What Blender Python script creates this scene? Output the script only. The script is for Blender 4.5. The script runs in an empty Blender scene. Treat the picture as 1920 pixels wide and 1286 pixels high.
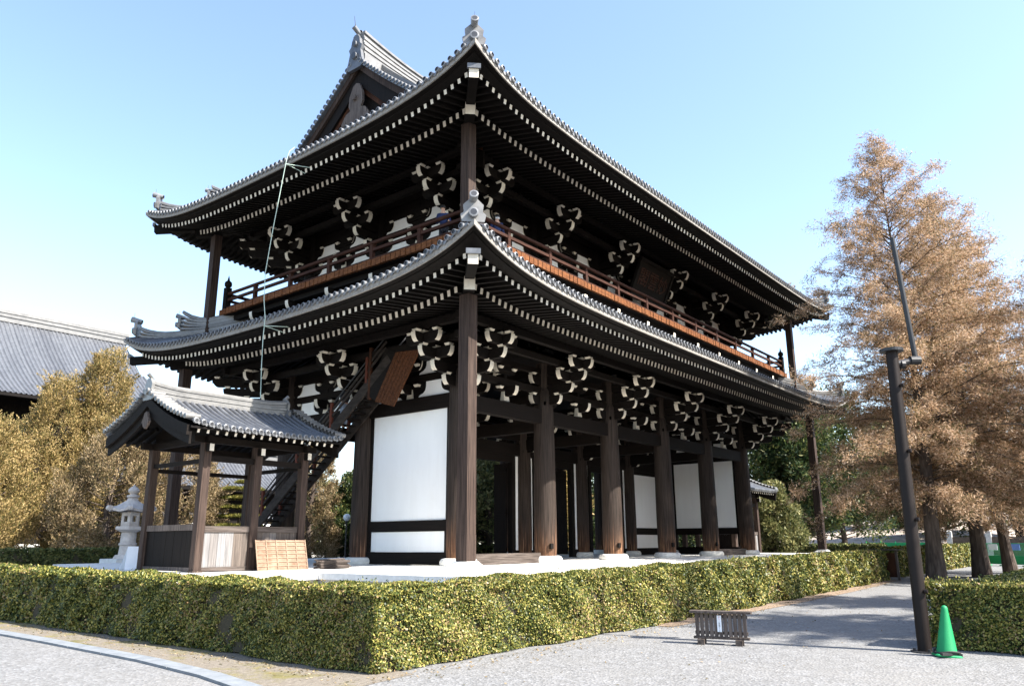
import bpy, math, random
import numpy as np
from mathutils import Vector, Matrix
random.seed(7); RNG=np.random.default_rng(11)
S=bpy.context.scene; C=S.collection
# ---------------- camera, world, sun, exposure ----------------
CAM=Vector((-20.430,-18.684,1.679)); YAW,PITCH,ROLL=0.6727,0.2526,-0.0053
fw=Vector((math.cos(YAW)*math.cos(PITCH),math.sin(YAW)*math.cos(PITCH),math.sin(PITCH)))
r_=Vector((math.sin(YAW),-math.cos(YAW),0)); u_=r_.cross(fw)
rr=r_*math.cos(ROLL)+u_*math.sin(ROLL); uu=-r_*math.sin(ROLL)+u_*math.cos(ROLL)
cd=bpy.data.cameras.new('camera'); cd.sensor_width=36; cd.lens=36*1445.2/1920; cd.clip_end=3000; cd.clip_start=.1
co=bpy.data.objects.new('camera',cd); C.objects.link(co)
co.matrix_world=Matrix(((rr.x,uu.x,-fw.x,CAM.x),(rr.y,uu.y,-fw.y,CAM.y),(rr.z,uu.z,-fw.z,CAM.z),(0,0,0,1)))
S.camera=co
ELEV=math.radians(46); SUNV=Vector((0.22,-0.975,0)).normalized()*math.cos(ELEV)+Vector((0,0,math.sin(ELEV)))
w=bpy.data.worlds.new("World"); S.world=w; w.use_nodes=True
nt=w.node_tree; bg=nt.nodes['Background']
sky=nt.nodes.new('ShaderNodeTexSky'); sky.sky_type='NISHITA'; sky.sun_disc=False
sky.sun_elevation=ELEV; sky.sun_rotation=math.atan2(SUNV.x,SUNV.y); sky.air_density=1.0; sky.dust_density=1.0; sky.ozone_density=0.5
nt.links.new(sky.outputs[0],bg.inputs[0]); bg.inputs[1].default_value=0.126
sl=bpy.data.lights.new('sun','SUN'); sl.energy=4.8; sl.angle=math.radians(.53); sl.color=(1,.95,.87)
so=bpy.data.objects.new('sun',sl); C.objects.link(so); so.rotation_euler=(-SUNV).to_track_quat('-Z','Y').to_euler()
so.location=(0,-60,80)
S.view_settings.view_transform='Standard'; S.view_settings.look='None'; S.view_settings.exposure=1.78; S.view_settings.gamma=1
S.cycles.max_bounces=6; S.cycles.transparent_max_bounces=4
# ---------------- materials ----------------
def newmat(name):
    m=bpy.data.materials.new(name); m.use_nodes=True
    return m,m.node_tree,m.node_tree.nodes['Principled BSDF']
def coords(nt,scale,kind='Object'):
    tc=nt.nodes.new('ShaderNodeTexCoord'); mp=nt.nodes.new('ShaderNodeMapping'); mp.inputs['Scale'].default_value=scale
    nt.links.new(tc.outputs[kind],mp.inputs[0]); return mp.outputs[0]
def noise(nt,vec,scale=1,detail=4,rough=.6):
    n=nt.nodes.new('ShaderNodeTexNoise'); n.inputs['Scale'].default_value=scale; n.inputs['Detail'].default_value=detail; n.inputs['Roughness'].default_value=rough
    nt.links.new(vec,n.inputs['Vector']); return n.outputs['Fac']
def ramp(nt,fac,stops):
    r=nt.nodes.new('ShaderNodeValToRGB'); e=r.color_ramp.elements
    while len(e)<len(stops): e.new(.5)
    for i,(p,c) in enumerate(stops): e[i].position=p; e[i].color=(c[0],c[1],c[2],1)
    nt.links.new(fac,r.inputs[0]); return r.outputs[0]
def mixc(nt,fac,a,b,mode='MIX'):
    m=nt.nodes.new('ShaderNodeMix'); m.data_type='RGBA'; m.blend_type=mode
    for s,v in ((0,fac),(6,a),(7,b)):
        if isinstance(v,(int,float)): m.inputs[s].default_value=v
        elif isinstance(v,tuple): m.inputs[s].default_value=(v[0],v[1],v[2],1)
        else: nt.links.new(v,m.inputs[s])
    return m.outputs[2]
def bump(nt,b,h,strength=.4,dist=.02):
    n=nt.nodes.new('ShaderNodeBump'); n.inputs['Strength'].default_value=strength; n.inputs['Distance'].default_value=dist
    nt.links.new(h,n.inputs['Height']); nt.links.new(n.outputs[0],b.inputs['Normal'])
def wood(name,c1,c2,scale,rough=.75,bs=.5):
    m,nt,b=newmat(name); v=coords(nt,scale)
    n=noise(nt,v,1,6,.65); n2=noise(nt,coords(nt,(.6,.6,.6)),1,3)
    col=ramp(nt,n,[(.3,c1),(.7,c2)]); col=mixc(nt,n2,col,mixc(nt,1.0,col,(.55,.5,.48),'MULTIPLY'))
    nt.links.new(col,b.inputs['Base Color']); b.inputs['Roughness'].default_value=rough; bump(nt,b,n,bs,.01)
    b.inputs['Specular IOR Level'].default_value=.16
    return m
DK1,DK2=(.0032,.0020,.0014),(.0125,.0078,.0054)
M={}
M['wood_v']=wood('dark timber upright',DK1,DK2,(22,22,1.2))
M['wood_x']=wood('dark timber along front',DK1,DK2,(1.2,22,22))
M['wood_y']=wood('dark timber along side',DK1,DK2,(22,1.2,22))
M['wood_b']=wood('dark bracket timber',(.003,.0021,.0016),(.012,.008,.006),(9,9,9))
M['soffit']=wood('dark soffit timber',(.0024,.0018,.0014),(.0085,.006,.0048),(6,6,6))
M['post']=wood('weathered post timber',(.018,.012,.010),(.095,.066,.053),(26,26,.9))
M['grey_wood']=wood('silvered grey timber',(.035,.027,.023),(.21,.175,.155),(24,24,1.1))
M['grey_wood_x']=wood('silvered grey timber lying',(.030,.023,.019),(.16,.135,.12),(1.1,24,24))
def plankm():
    m,nt,b=newmat('weathered plank'); n=noise(nt,coords(nt,(24,24,1.0)),1,6,.65); oi=nt.nodes.new('ShaderNodeObjectInfo')
    br=ramp(nt,n,[(.3,(.035,.026,.021)),(.7,(.14,.11,.09))]); gr=ramp(nt,n,[(.3,(.10,.096,.096)),(.7,(.235,.23,.23))])
    nt.links.new(mixc(nt,ramp(nt,oi.outputs['Random'],[(.45,(0,0,0)),(.85,(1,1,1))]),br,gr),b.inputs['Base Color']); b.inputs['Roughness'].default_value=.8; bump(nt,b,n,.5,.01); return m
M['plank']=plankm()
M['brown_wood']=wood('red brown timber',(.022,.009,.005),(.10,.038,.017),(20,3,2))
M['casing']=wood('orange brown casing boards',(.030,.011,.0045),(.15,.055,.020),(14,14,14))
M['stair_wood']=wood('stair timber',(.014,.0105,.0085),(.060,.048,.040),(7,2.2,7))
M['orange_wood']=wood('orange edge timber',(.085,.030,.011),(.27,.105,.036),(5,5,14))
M['rail_wood']=wood('reddish rail timber',(.020,.009,.006),(.085,.034,.021),(2,2,20))
M['redpost']=wood('rust red post',(.08,.022,.014),(.16,.05,.03),(20,20,2))
def pillar_mat():
    m,nt,b=newmat('round pillar timber'); v=coords(nt,(24,24,.8)); n=noise(nt,v,1,6,.65)
    base=ramp(nt,n,[(.28,(.008,.0056,.0044)),(.72,(.055,.040,.032))])
    worn=ramp(nt,n,[(.38,(.035,.017,.010)),(.55,(.14,.065,.033)),(.70,(.36,.21,.12))])
    g=nt.nodes.new('ShaderNodeNewGeometry'); sp=nt.nodes.new('ShaderNodeSeparateXYZ'); nt.links.new(g.outputs['Position'],sp.inputs[0])
    mr=nt.nodes.new('ShaderNodeMapRange'); mr.inputs[1].default_value=3.0; mr.inputs[2].default_value=1.15; nt.links.new(sp.outputs[2],mr.inputs[0])
    n2=noise(nt,coords(nt,(9,9,.45)),1,4)
    ad=nt.nodes.new('ShaderNodeMath'); ad.operation='MULTIPLY_ADD'; nt.links.new(n2,ad.inputs[0]); ad.inputs[1].default_value=2.6; ad.inputs[2].default_value=-1.35
    a2=nt.nodes.new('ShaderNodeMath'); a2.operation='ADD'; a2.use_clamp=True; nt.links.new(mr.outputs[0],a2.inputs[0]); nt.links.new(ad.outputs[0],a2.inputs[1])
    a3=nt.nodes.new('ShaderNodeMath'); a3.operation='MULTIPLY'; nt.links.new(a2.outputs[0],a3.inputs[0]); nt.links.new(mr.outputs[0],a3.inputs[1])
    nt.links.new(mixc(nt,a3.outputs[0],base,worn),b.inputs['Base Color']); b.inputs['Roughness'].default_value=.7; b.inputs['Specular IOR Level'].default_value=.16; bump(nt,b,n,.5,.01)
    return m
M['pillar']=pillar_mat()
def plain(name,c1,c2,scale=3,rough=.8,bs=.15,detail=5,metal=0,spec=.4):
    m,nt,b=newmat(name); n=noise(nt,coords(nt,(scale,)*3),1,detail)
    nt.links.new(ramp(nt,n,[(.3,c1),(.7,c2)]),b.inputs['Base Color']); b.inputs['Roughness'].default_value=rough
    b.inputs['Metallic'].default_value=metal; b.inputs['Specular IOR Level'].default_value=spec
    if bs: bump(nt,b,n,bs,.01)
    return m
def plaster():
    m,nt,b=newmat('white plaster'); n=noise(nt,coords(nt,(2.2,2.2,.7)),1,5); n2=noise(nt,coords(nt,(.5,.5,3)),1,3)
    c=ramp(nt,n,[(.25,(.80,.79,.775)),(.6,(.87,.865,.85))]); n3=noise(nt,coords(nt,(1.6,1.6,.12)),1,6,.7); n4=noise(nt,coords(nt,(.7,.7,.7)),1,5,.7); c=mixc(nt,ramp(nt,n3,[(.55,(0,0,0)),(.8,(.55,.55,.55))]),c,(.66,.63,.58)); c=mixc(nt,ramp(nt,n4,[(.58,(0,0,0)),(.75,(.5,.5,.5))]),c,(.70,.67,.62)); nt.links.new(mixc(nt,n2,c,(.84,.83,.81)),b.inputs['Base Color']); b.inputs['Roughness'].default_value=.9
    bump(nt,b,n,.1,.01); return m
M['plaster']=plaster()
def paintw(name,ca,cb,chip):
    m,nt,b=newmat(name); n=noise(nt,coords(nt,(14,14,14)),1,5,.7); n3=noise(nt,coords(nt,(2.2,2.2,2.2)),1,3)
    c=ramp(nt,n,[(chip-.06,(.10,.075,.055)),(chip,ca),(.75,cb)]); nt.links.new(mixc(nt,n3,c,mixc(nt,1.0,c,(.62,.57,.50),'MULTIPLY')),b.inputs['Base Color']); b.inputs['Roughness'].default_value=.85; return m
M['white_end']=paintw('white painted timber end',(.72,.67,.58),(.84,.80,.72),.26)
M['white_bracket']=paintw('chalky white bracket paint',(.66,.61,.52),(.84,.79,.69),.22)
M['fascia']=paintw('weathered white fascia',(.22,.205,.19),(.40,.39,.37),.36)
def tile(name,c1,c2):
    m,nt,b=newmat(name); g=nt.nodes.new('ShaderNodeNewGeometry'); 
    n=noise(nt,coords(nt,(3,3,3)),1,6,.7); n2=noise(nt,coords(nt,(.35,.35,.35)),1,3)
    c=ramp(nt,n,[(.25,c1),(.7,c2)]); c=mixc(nt,n2,c,mixc(nt,1.0,c,(.7,.7,.72),'MULTIPLY'))
    rp=ramp(nt,g.outputs['Random Per Island'],[(0,(.72,.72,.74)),(1,(1.08,1.08,1.08))])
    nt.links.new(mixc(nt,1.0,c,rp,'MULTIPLY'),b.inputs['Base Color']); b.inputs['Roughness'].default_value=.36; b.inputs['Specular IOR Level'].default_value=.6
    bump(nt,b,n,.25,.01); return m
M['tile']=tile('grey fired roof tile',(.055,.059,.065),(.145,.150,.160))
M['tile_cap']=tile('pale tile end ring',(.125,.13,.135),(.24,.245,.25))
M['tile_dark']=tile('dark tile end centre',(.022,.023,.025),(.048,.048,.05))
M['ridge']=tile('weathered ridge tile',(.11,.108,.103),(.25,.243,.228))
M['stone']=plain('pale granite',(.58,.56,.52),(.74,.72,.68),6,.8,.25)
M['stone_d']=plain('granite side',(.36,.34,.32),(.52,.50,.47),6,.85,.25)
M['lantern']=plain('pinkish lantern stone',(.42,.36,.32),(.60,.54,.49),5,.9,.4)
M['steel']=plain('brown painted steel',(.008,.0048,.0038),(.014,.009,.0075),2,.55,.0,spec=.2)
M['blacksteel']=plain('blackened steel',(.015,.015,.017),(.03,.03,.032),2,.45,.0)
M['silver']=plain('galvanised steel',(.25,.26,.28),(.4,.4,.42),4,.35,0,metal=.8)
M['cone']=plain('green cone plastic',(.004,.20,.065),(.007,.25,.085),1.5,.6,.05)
M['rubber']=plain('black rubber',(.015,.015,.015),(.03,.03,.03),4,.7,.1)
M['greenmesh']=plain('green plastic barrier',(.008,.26,.085),(.02,.36,.13),2,.5,.05)
M['paper']=plain('white notice board',(.72,.74,.78),(.80,.82,.84),3,.6,0)
M['bluepaper']=plain('blue notice board',(.12,.22,.55),(.2,.32,.65),3,.6,0)
M['red_ink']=plain('red lettering',(.45,.05,.06),(.5,.08,.08),2,.7,0)
M['black_ink']=plain('black lettering',(.03,.03,.04),(.04,.04,.05),2,.7,0)
M['bamboo']=wood('split bamboo',(.18,.108,.070),(.35,.255,.185),(3,3,3))
M['bamboo_rib']=wood('bamboo rib',(.24,.165,.11),(.40,.30,.22),(8,8,8))
M['glass_globe']=plain('opal globe',(.72,.74,.76),(.78,.8,.82),2,.25,0)
M['cable']=plain('pale green cable',(.36,.46,.40),(.46,.56,.50),5,.5,0)
M['earth']=plain('dark bark earth',(.05,.035,.025),(.11,.08,.06),4,.95,.3)
def leafm(name,stops,trans=.35,rough=.5):
    m=bpy.data.materials.new(name); m.use_nodes=True; nt=m.node_tree; b=nt.nodes['Principled BSDF']; out=nt.nodes['Material Output']
    g=nt.nodes.new('ShaderNodeNewGeometry'); n2=noise(nt,coords(nt,(.8,.8,.8)),1,3)
    ad=nt.nodes.new('ShaderNodeMath'); ad.operation='MULTIPLY_ADD'; nt.links.new(n2,ad.inputs[0]); ad.inputs[1].default_value=.9; ad.inputs[2].default_value=-.45
    a2=nt.nodes.new('ShaderNodeMath'); a2.operation='ADD'; a2.use_clamp=True; nt.links.new(g.outputs['Random Per Island'],a2.inputs[0]); nt.links.new(ad.outputs[0],a2.inputs[1])
    c=ramp(nt,a2.outputs[0],stops); nt.links.new(c,b.inputs['Base Color']); b.inputs['Roughness'].default_value=rough; b.inputs['Specular IOR Level'].default_value=.25
    t=nt.nodes.new('ShaderNodeBsdfTranslucent'); nt.links.new(c,t.inputs[0]); mx=nt.nodes.new('ShaderNodeMixShader'); mx.inputs[0].default_value=trans
    nt.links.new(b.outputs[0],mx.inputs[1]); nt.links.new(t.outputs[0],mx.inputs[2]); nt.links.new(mx.outputs[0],out.inputs[0]); return m
M['hedge']=leafm('hedge leaves',[(0,(.018,.032,.008)),(.32,(.060,.080,.017)),(.62,(.17,.172,.038)),(.88,(.36,.305,.078)),(1,(.27,.18,.095))],.12,.45)
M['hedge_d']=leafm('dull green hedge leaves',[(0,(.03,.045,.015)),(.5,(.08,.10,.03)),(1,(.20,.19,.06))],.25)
M['bronze']=leafm('bronze conifer sprays',[(0,(.075,.072,.028)),(.18,(.17,.125,.055)),(.45,(.36,.22,.125)),(.8,(.52,.36,.235)),(1,(.60,.46,.34))],.42,.75)
M['juniper']=leafm('golden juniper sprays',[(0,(.055,.062,.016)),(.28,(.17,.135,.042)),(.62,(.34,.24,.092)),(1,(.48,.35,.165))],.3,.6)
M['junibrown']=leafm('brownish juniper sprays',[(0,(.06,.06,.022)),(.35,(.17,.125,.058)),(.7,(.31,.22,.115)),(1,(.42,.32,.20))],.3,.7)
M['green']=leafm('deep green foliage',[(0,(.012,.028,.010)),(.5,(.035,.060,.018)),(.85,(.09,.11,.03)),(1,(.17,.16,.05))],.3)
M['olive']=leafm('olive green foliage',[(0,(.04,.055,.018)),(.5,(.13,.14,.05)),(1,(.30,.27,.11))],.3)
M['pineleaf']=leafm('pine needles',[(0,(.05,.07,.015)),(.5,(.16,.15,.035)),(1,(.30,.25,.06))],.3)
M['bark']=wood('rough bark',(.035,.028,.023),(.15,.12,.10),(9,9,1.4),.95,1.0)
M['twigs']=plain('hedge twigs',(.025,.022,.012),(.06,.05,.03),30,.95,.4)
M['skin']=plain('skin',(.50,.30,.22),(.55,.34,.25),3,.6,0)
M['hair']=plain('black hair',(.01,.009,.008),(.02,.016,.014),20,.5,.2)
M['black_cloth']=plain('black cloth',(.012,.012,.015),(.025,.025,.03),10,.9,.2)
M['navy']=plain('navy cloth',(.012,.022,.075),(.02,.035,.11),10,.85,.2)
M['jeans']=plain('pale denim',(.28,.34,.45),(.42,.48,.58),12,.9,.2)
def gravel():
    m,nt,b=newmat('pale gravel'); v=coords(nt,(1,1,1)); vo=nt.nodes.new('ShaderNodeTexVoronoi'); vo.inputs['Scale'].default_value=26; nt.links.new(v,vo.inputs['Vector'])
    n1=noise(nt,v,.35,4); n2=noise(nt,v,60,3,.7); n3=noise(nt,v,3,4)
    c=ramp(nt,vo.outputs['Color'],[(0,(.10,.098,.096)),(.5,(.19,.188,.184)),(1,(.30,.30,.30))])
    c=mixc(nt,n2,c,mixc(nt,1.0,c,(.55,.55,.56),'MULTIPLY')); 
    n5=noise(nt,coords(nt,(.9,.16,1)),1,4,.6); c=mixc(nt,ramp(nt,n5,[(.46,(0,0,0)),(.68,(.38,.38,.38))]),c,(.13,.128,.124)); c=mixc(nt,ramp(nt,n1,[(.42,(0,0,0)),(.70,(.6,.6,.6))]),c,(.17,.163,.152))
    c=mixc(nt,ramp(nt,n3,[(.5,(0,0,0)),(.8,(.45,.45,.45))]),c,(.24,.24,.244))
    nt.links.new(c,b.inputs['Base Color']); b.inputs['Roughness'].default_value=.95
    bump(nt,b,vo.outputs['Distance'],.7,.02); return m
M['gravel']=gravel()
def soil():
    m,nt,b=newmat('sandy soil with moss'); v=coords(nt,(1,1,1)); n=noise(nt,v,14,6,.75); n2=noise(nt,v,1.1,5,.7); n3=noise(nt,v,3.5,4,.6)
    c=ramp(nt,n,[(.3,(.10,.082,.06)),(.6,(.19,.163,.13)),(.8,(.27,.245,.21))])
    c=mixc(nt,ramp(nt,n2,[(.50,(0,0,0)),(.62,(.9,.9,.9))]),c,ramp(nt,n3,[(.3,(.075,.07,.015)),(.7,(.18,.15,.035))]))
    nt.links.new(c,b.inputs['Base Color']); b.inputs['Roughness'].default_value=1; bump(nt,b,n,.8,.03); return m
M['soil']=soil()
M['litter']=plain('dry leaf litter soil',(.13,.09,.06),(.27,.20,.145),9,1,.7)
M['slope']=plain('bare sandy slope',(.24,.19,.15),(.40,.34,.29),1.2,1,.5)
M['kerb']=plain('blue grey kerb stone',(.13,.142,.155),(.20,.215,.23),5,.8,.2)
M['redwall']=wood('red brown hall boards',(.07,.028,.02),(.16,.07,.05),(8,8,1))
# ---------------- helpers ----------------
def V3(p): return (float(p[0]),float(p[1]),float(p[2]))
class MB:
    def __init__(s): s.v=[]; s.f=[]; s.m=[]
    def add(s,vs,fs,m=0):
        o=len(s.v); s.v+= [V3(p) for p in vs]; s.f+=[tuple(i+o for i in f) for f in fs]
        if isinstance(m,int): s.m+=[m]*len(fs)
        else: s.m+=list(m)
    def box(s,x0,x1,y0,y1,z0,z1,m=0):
        s.add([(x0,y0,z0),(x1,y0,z0),(x1,y1,z0),(x0,y1,z0),(x0,y0,z1),(x1,y0,z1),(x1,y1,z1),(x0,y1,z1)],
              [(3,2,1,0),(4,5,6,7),(0,1,5,4),(1,2,6,5),(2,3,7,6),(3,0,4,7)],m)
    def frus(s,c,w0,w1,z0,z1,m=0,d0=None,d1=None,ax=(1,0)):
        d0=w0 if d0 is None else d0; d1=w1 if d1 is None else d1; ux,uy=ax
        def q(w,d,z): return [(c[0]+ux*a*w/2-uy*b*d/2,c[1]+uy*a*w/2+ux*b*d/2,z) for a,b in ((-1,-1),(1,-1),(1,1),(-1,1))]
        s.add(q(w0,d0,z0)+q(w1,d1,z1),[(3,2,1,0),(4,5,6,7),(0,1,5,4),(1,2,6,5),(2,3,7,6),(3,0,4,7)],m)
    def beam(s,p0,p1,w,h,m=0,mend=None,up=(0,0,1),m0=None):
        p0=Vector(p0); p1=Vector(p1); d=(p1-p0).normalized(); sd=d.cross(Vector(up))
        if sd.length<1e-4: sd=Vector((1,0,0))
        sd.normalize(); u=sd.cross(d)
        vs=[]
        for p in (p0,p1):
            for a,b in ((-1,-1),(1,-1),(1,1),(-1,1)): vs.append(p+sd*a*w/2+u*b*h/2)
        ms=[m]*4+[m if mend is None else mend, m if m0 is None else m0]
        s.add(vs,[(1,0,4,5),(2,1,5,6),(3,2,6,7),(0,3,7,4),(5,4,7,6),(0,1,2,3)],ms)
    def cyl(s,p0,p1,r0,r1=None,n=12,m=0,cap=True,mcap=None):
        r1=r0 if r1 is None else r1; p0=Vector(p0); p1=Vector(p1); d=(p1-p0).normalized()
        a=d.cross(Vector((0,0,1)));  a=Vector((1,0,0)) if a.length<1e-4 else a.normalized(); b=d.cross(a)
        vs=[]
        for p,r in ((p0,r0),(p1,r1)):
            for i in range(n):
                t=2*math.pi*i/n; vs.append(p+(a*math.cos(t)+b*math.sin(t))*r)
        fs=[(i,(i+1)%n,n+(i+1)%n,n+i) for i in range(n)]; ms=[m]*n
        if cap: fs+=[tuple(range(n-1,-1,-1)),tuple(range(n,2*n))]; ms+=[m,m if mcap is None else mcap]
        s.add(vs,fs,ms)
    def lathe(s,c,prof,n=20,m=0):
        vs=[]; k=len(prof)
        for r,z in prof:
            for i in range(n):
                t=2*math.pi*i/n; vs.append((c[0]+r*math.cos(t),c[1]+r*math.sin(t),c[2]+z))
        fs=[(j*n+i,j*n+(i+1)%n,(j+1)*n+(i+1)%n,(j+1)*n+i) for j in range(k-1) for i in range(n)]
        fs+=[tuple(range(n-1,-1,-1)),tuple(range((k-1)*n,k*n))]; s.add(vs,fs,m)
    def tube(s,path,rad,n=8,m=0):
        path=[Vector(p) for p in path]; k=len(path); rad=[rad]*k if not hasattr(rad,'__len__') else rad; vs=[]
        for i,p in enumerate(path):
            d=(path[min(i+1,k-1)]-path[max(i-1,0)]); d=d.normalized() if d.length>1e-6 else Vector((0,0,1))
            a=d.cross(Vector((.13,.21,.97)));  a=Vector((1,0,0)) if a.length<1e-4 else a.normalized(); b=d.cross(a)
            for j in range(n):
                t=2*math.pi*j/n; vs.append(p+(a*math.cos(t)+b*math.sin(t))*rad[i])
        fs=[(i*n+j,i*n+(j+1)%n,(i+1)*n+(j+1)%n,(i+1)*n+j) for i in range(k-1) for j in range(n)]
        fs+=[tuple(range(n-1,-1,-1)),tuple(range((k-1)*n,k*n))]; s.add(vs,fs,m)
    def prism(s,poly,off,m=0,mside=None):
        n=len(poly); off=Vector(off); a=[Vector(p) for p in poly]; vs=a+[p+off for p in a]
        fs=[tuple(range(n-1,-1,-1)),tuple(range(n,2*n))]+[(i,(i+1)%n,n+(i+1)%n,n+i) for i in range(n)]
        ms=[m,m]+([m]*n if mside is None else list(mside)); s.add(vs,fs,ms)
def org(p):
    o=Vector((0,0,0))
    while p: o+=p.location; p=p.parent
    return o
def obj(name,mb,mats,parent=None,loc=None,smooth=False):
    me=bpy.data.meshes.new(name); o=org(parent) if parent else Vector(loc if loc else (0,0,0))
    v=np.array(mb.v,dtype=np.float64).reshape(-1,3)-np.array(o)
    me.from_pydata([tuple(p) for p in v.tolist()],[],mb.f)
    if not isinstance(mats,(list,tuple)): mats=[mats]
    for m in mats: me.materials.append(M[m] if isinstance(m,str) else m)
    if len(mats)>1: me.polygons.foreach_set('material_index',mb.m)
    if smooth: me.polygons.foreach_set('use_smooth',[True]*len(me.polygons)); 
    me.update()
    ob=bpy.data.objects.new(name,me); C.objects.link(ob)
    if parent: ob.parent=parent
    elif loc: ob.location=loc
    return ob
def smooth_angle(ob,deg=40):
    me=ob.data; me.polygons.foreach_set('use_smooth',[True]*len(me.polygons))
    try: me.set_sharp_from_angle(angle=math.radians(deg))
    except Exception: pass
    return ob
def leafobj(name,c,u,v,mat,parent=None,loc=None):
    n=len(c); o=np.array(org(parent) if parent else Vector(loc if loc else (0,0,0)))
    P=np.empty((n,4,3)); c=c-o
    P[:,0]=c-u; P[:,1]=c+v-u*.15; P[:,2]=c+u; P[:,3]=c-v-u*.15
    me=bpy.data.meshes.new(name); me.vertices.add(4*n); me.vertices.foreach_set('co',P.ravel())
    me.loops.add(4*n); me.loops.foreach_set('vertex_index',np.arange(4*n,dtype=np.int32))
    me.polygons.add(n); me.polygons.foreach_set('loop_start',np.arange(0,4*n,4,dtype=np.int32))
    try: me.polygons.foreach_set('loop_total',np.full(n,4,dtype=np.int32))
    except Exception: pass
    me.materials.append(M[mat]); me.update(calc_edges=True); me.validate()
    ob=bpy.data.objects.new(name,me); C.objects.link(ob)
    if parent: ob.parent=parent
    elif loc: ob.location=loc
    return ob
def unit(a): return a/np.maximum(np.linalg.norm(a,axis=1,keepdims=True),1e-9)
def empty(name,loc,label,cat,group=None):
    o=bpy.data.objects.new(name,None); C.objects.link(o); o.location=loc; o.empty_display_size=.3
    o['label']=label; o['category']=cat
    if group: o['group']=group
    return o
def tag(o,label,cat,group=None):
    o['label']=label; o['category']=cat
    if group: o['group']=group
    return o
def struct(o): o['kind']='structure'; return o
# ---------------- ground, kerb, soil, platform ----------------
def sheet(name,pts,z,mat):
    mb=MB(); mb.add([(x,y,z) for x,y in pts],[tuple(range(len(pts)))]); return struct(obj(name,mb,mat))
sheet('ground',[(-500,-500),(700,-500),(700,700),(-500,700)],0,'gravel')
sheet('soil_strip',[(-14.12,60),(-14.10,-1),(-14.16,-6.5),(-14.45,-9.6),(-14.75,-10.8),(-13.9,-11.0),(-12.7,-10.85),(-12.4,-9),(-12.4,60)],.004,'soil')
sheet('soil_strip',[(-5.5,-10.9),(2,-10.85),(8,-10.65),(13,-10.35),(17.0,-9.95),(17.0,-8.8),(-5.5,-9)],.008,'litter')
def kerb():
    mb=MB(); pts=[(-14.2,60),(-14.18,20),(-14.16,4),(-14.16,-3),(-14.24,-6.8),(-14.42,-8.8),(-14.75,-10.6),(-15.6,-14)]
    L=[]
    for i in range(len(pts)-1):
        a=Vector(pts[i]); b=Vector(pts[i+1]); n=max(1,int((b-a).length/1.0)) if i>1 else 6
        for k in range(n): L.append(a.lerp(b,k/n))
    L.append(Vector(pts[-1]))
    for a,b in zip(L[:-1],L[1:]):
        d=(b-a).normalized(); p=a+d*.008; q=b-d*.008; s=Vector((d.y,-d.x))*.14
        mb.add([(*(p-s),0),(*(q-s),0),(*(q+s),0),(*(p+s),0),(*(p-s),.035),(*(q-s),.035),(*(q+s),.035),(*(p+s),.035)],[(4,5,6,7),(0,1,5,4),(1,2,6,5),(2,3,7,6),(3,0,4,7)])
    return struct(obj('kerb',mb,'kerb'))
kerb()
W,D=25.5,10.2
FZ=.9     # platform floor
pl=empty('stone_platform',(12.75,5.1,0),'low pale granite platform that carries the two storey temple gate','platform')
mb=MB(); mb.box(-6.4,31.9,-6.15,16.3,0,.72,0); obj('core',mb,'stone_d',pl)
mb=MB()
def slabs(mb,x0,x1,y0,y1,along,step,z0,z1):
    n=max(1,round(((x1-x0) if along=='x' else (y1-y0))/step))
    for i in range(n):
        if along=='x': mb.box(x0+(x1-x0)*i/n+.004,x0+(x1-x0)*(i+1)/n-.004,y0,y1,z0,z1)
        else: mb.box(x0,x1,y0+(y1-y0)*i/n+.004,y0+(y1-y0)*(i+1)/n-.004,z0,z1)
slabs(mb,-6.55,32.05,-6.3,-5.6,'x',1.5,.724,FZ); slabs(mb,-6.55,32.05,15.75,16.45,'x',1.5,.724,FZ)
slabs(mb,-6.55,-5.85,-5.596,15.746,'y',1.5,.724,FZ); slabs(mb,31.35,32.05,-5.596,15.746,'y',1.5,.724,FZ)
obj('edge_slab',mb,'stone',pl)
mb=MB()
for j in range(14):
    y0=-5.59+j*1.523
    slabs(mb,-5.84,31.34,y0,y0+1.515,'x',1.55,.724,FZ-.006)
obj('paving',mb,'stone',pl)
mb=MB()
slabs(mb,-6.46,31.96,-6.21,-6.154,'x',1.7,0,.72); slabs(mb,-6.46,-6.404,-6.2,16.3,'y',1.7,0,.72)
obj('side_stone',mb,'stone_d',pl)
pe=empty('stone_terrace',(-9,6,0),'pale stone terrace under the small stair pavilion, left of the gate platform','terrace')
mb=MB(); mb.box(-11.4,-6.56,-.72,13.2,0,.72); obj('core',mb,'stone_d',pe)
mb=MB()
slabs(mb,-11.5,-6.556,-.82,-.20,'x',1.3,.724,FZ)
for k in range(4): slabs(mb,-11.5+k*1.236,-11.5+(k+1)*1.236-.006,-.195,13.3,'y',1.6,.724,FZ-.005)
obj('paving',mb,'stone',pe)
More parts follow.
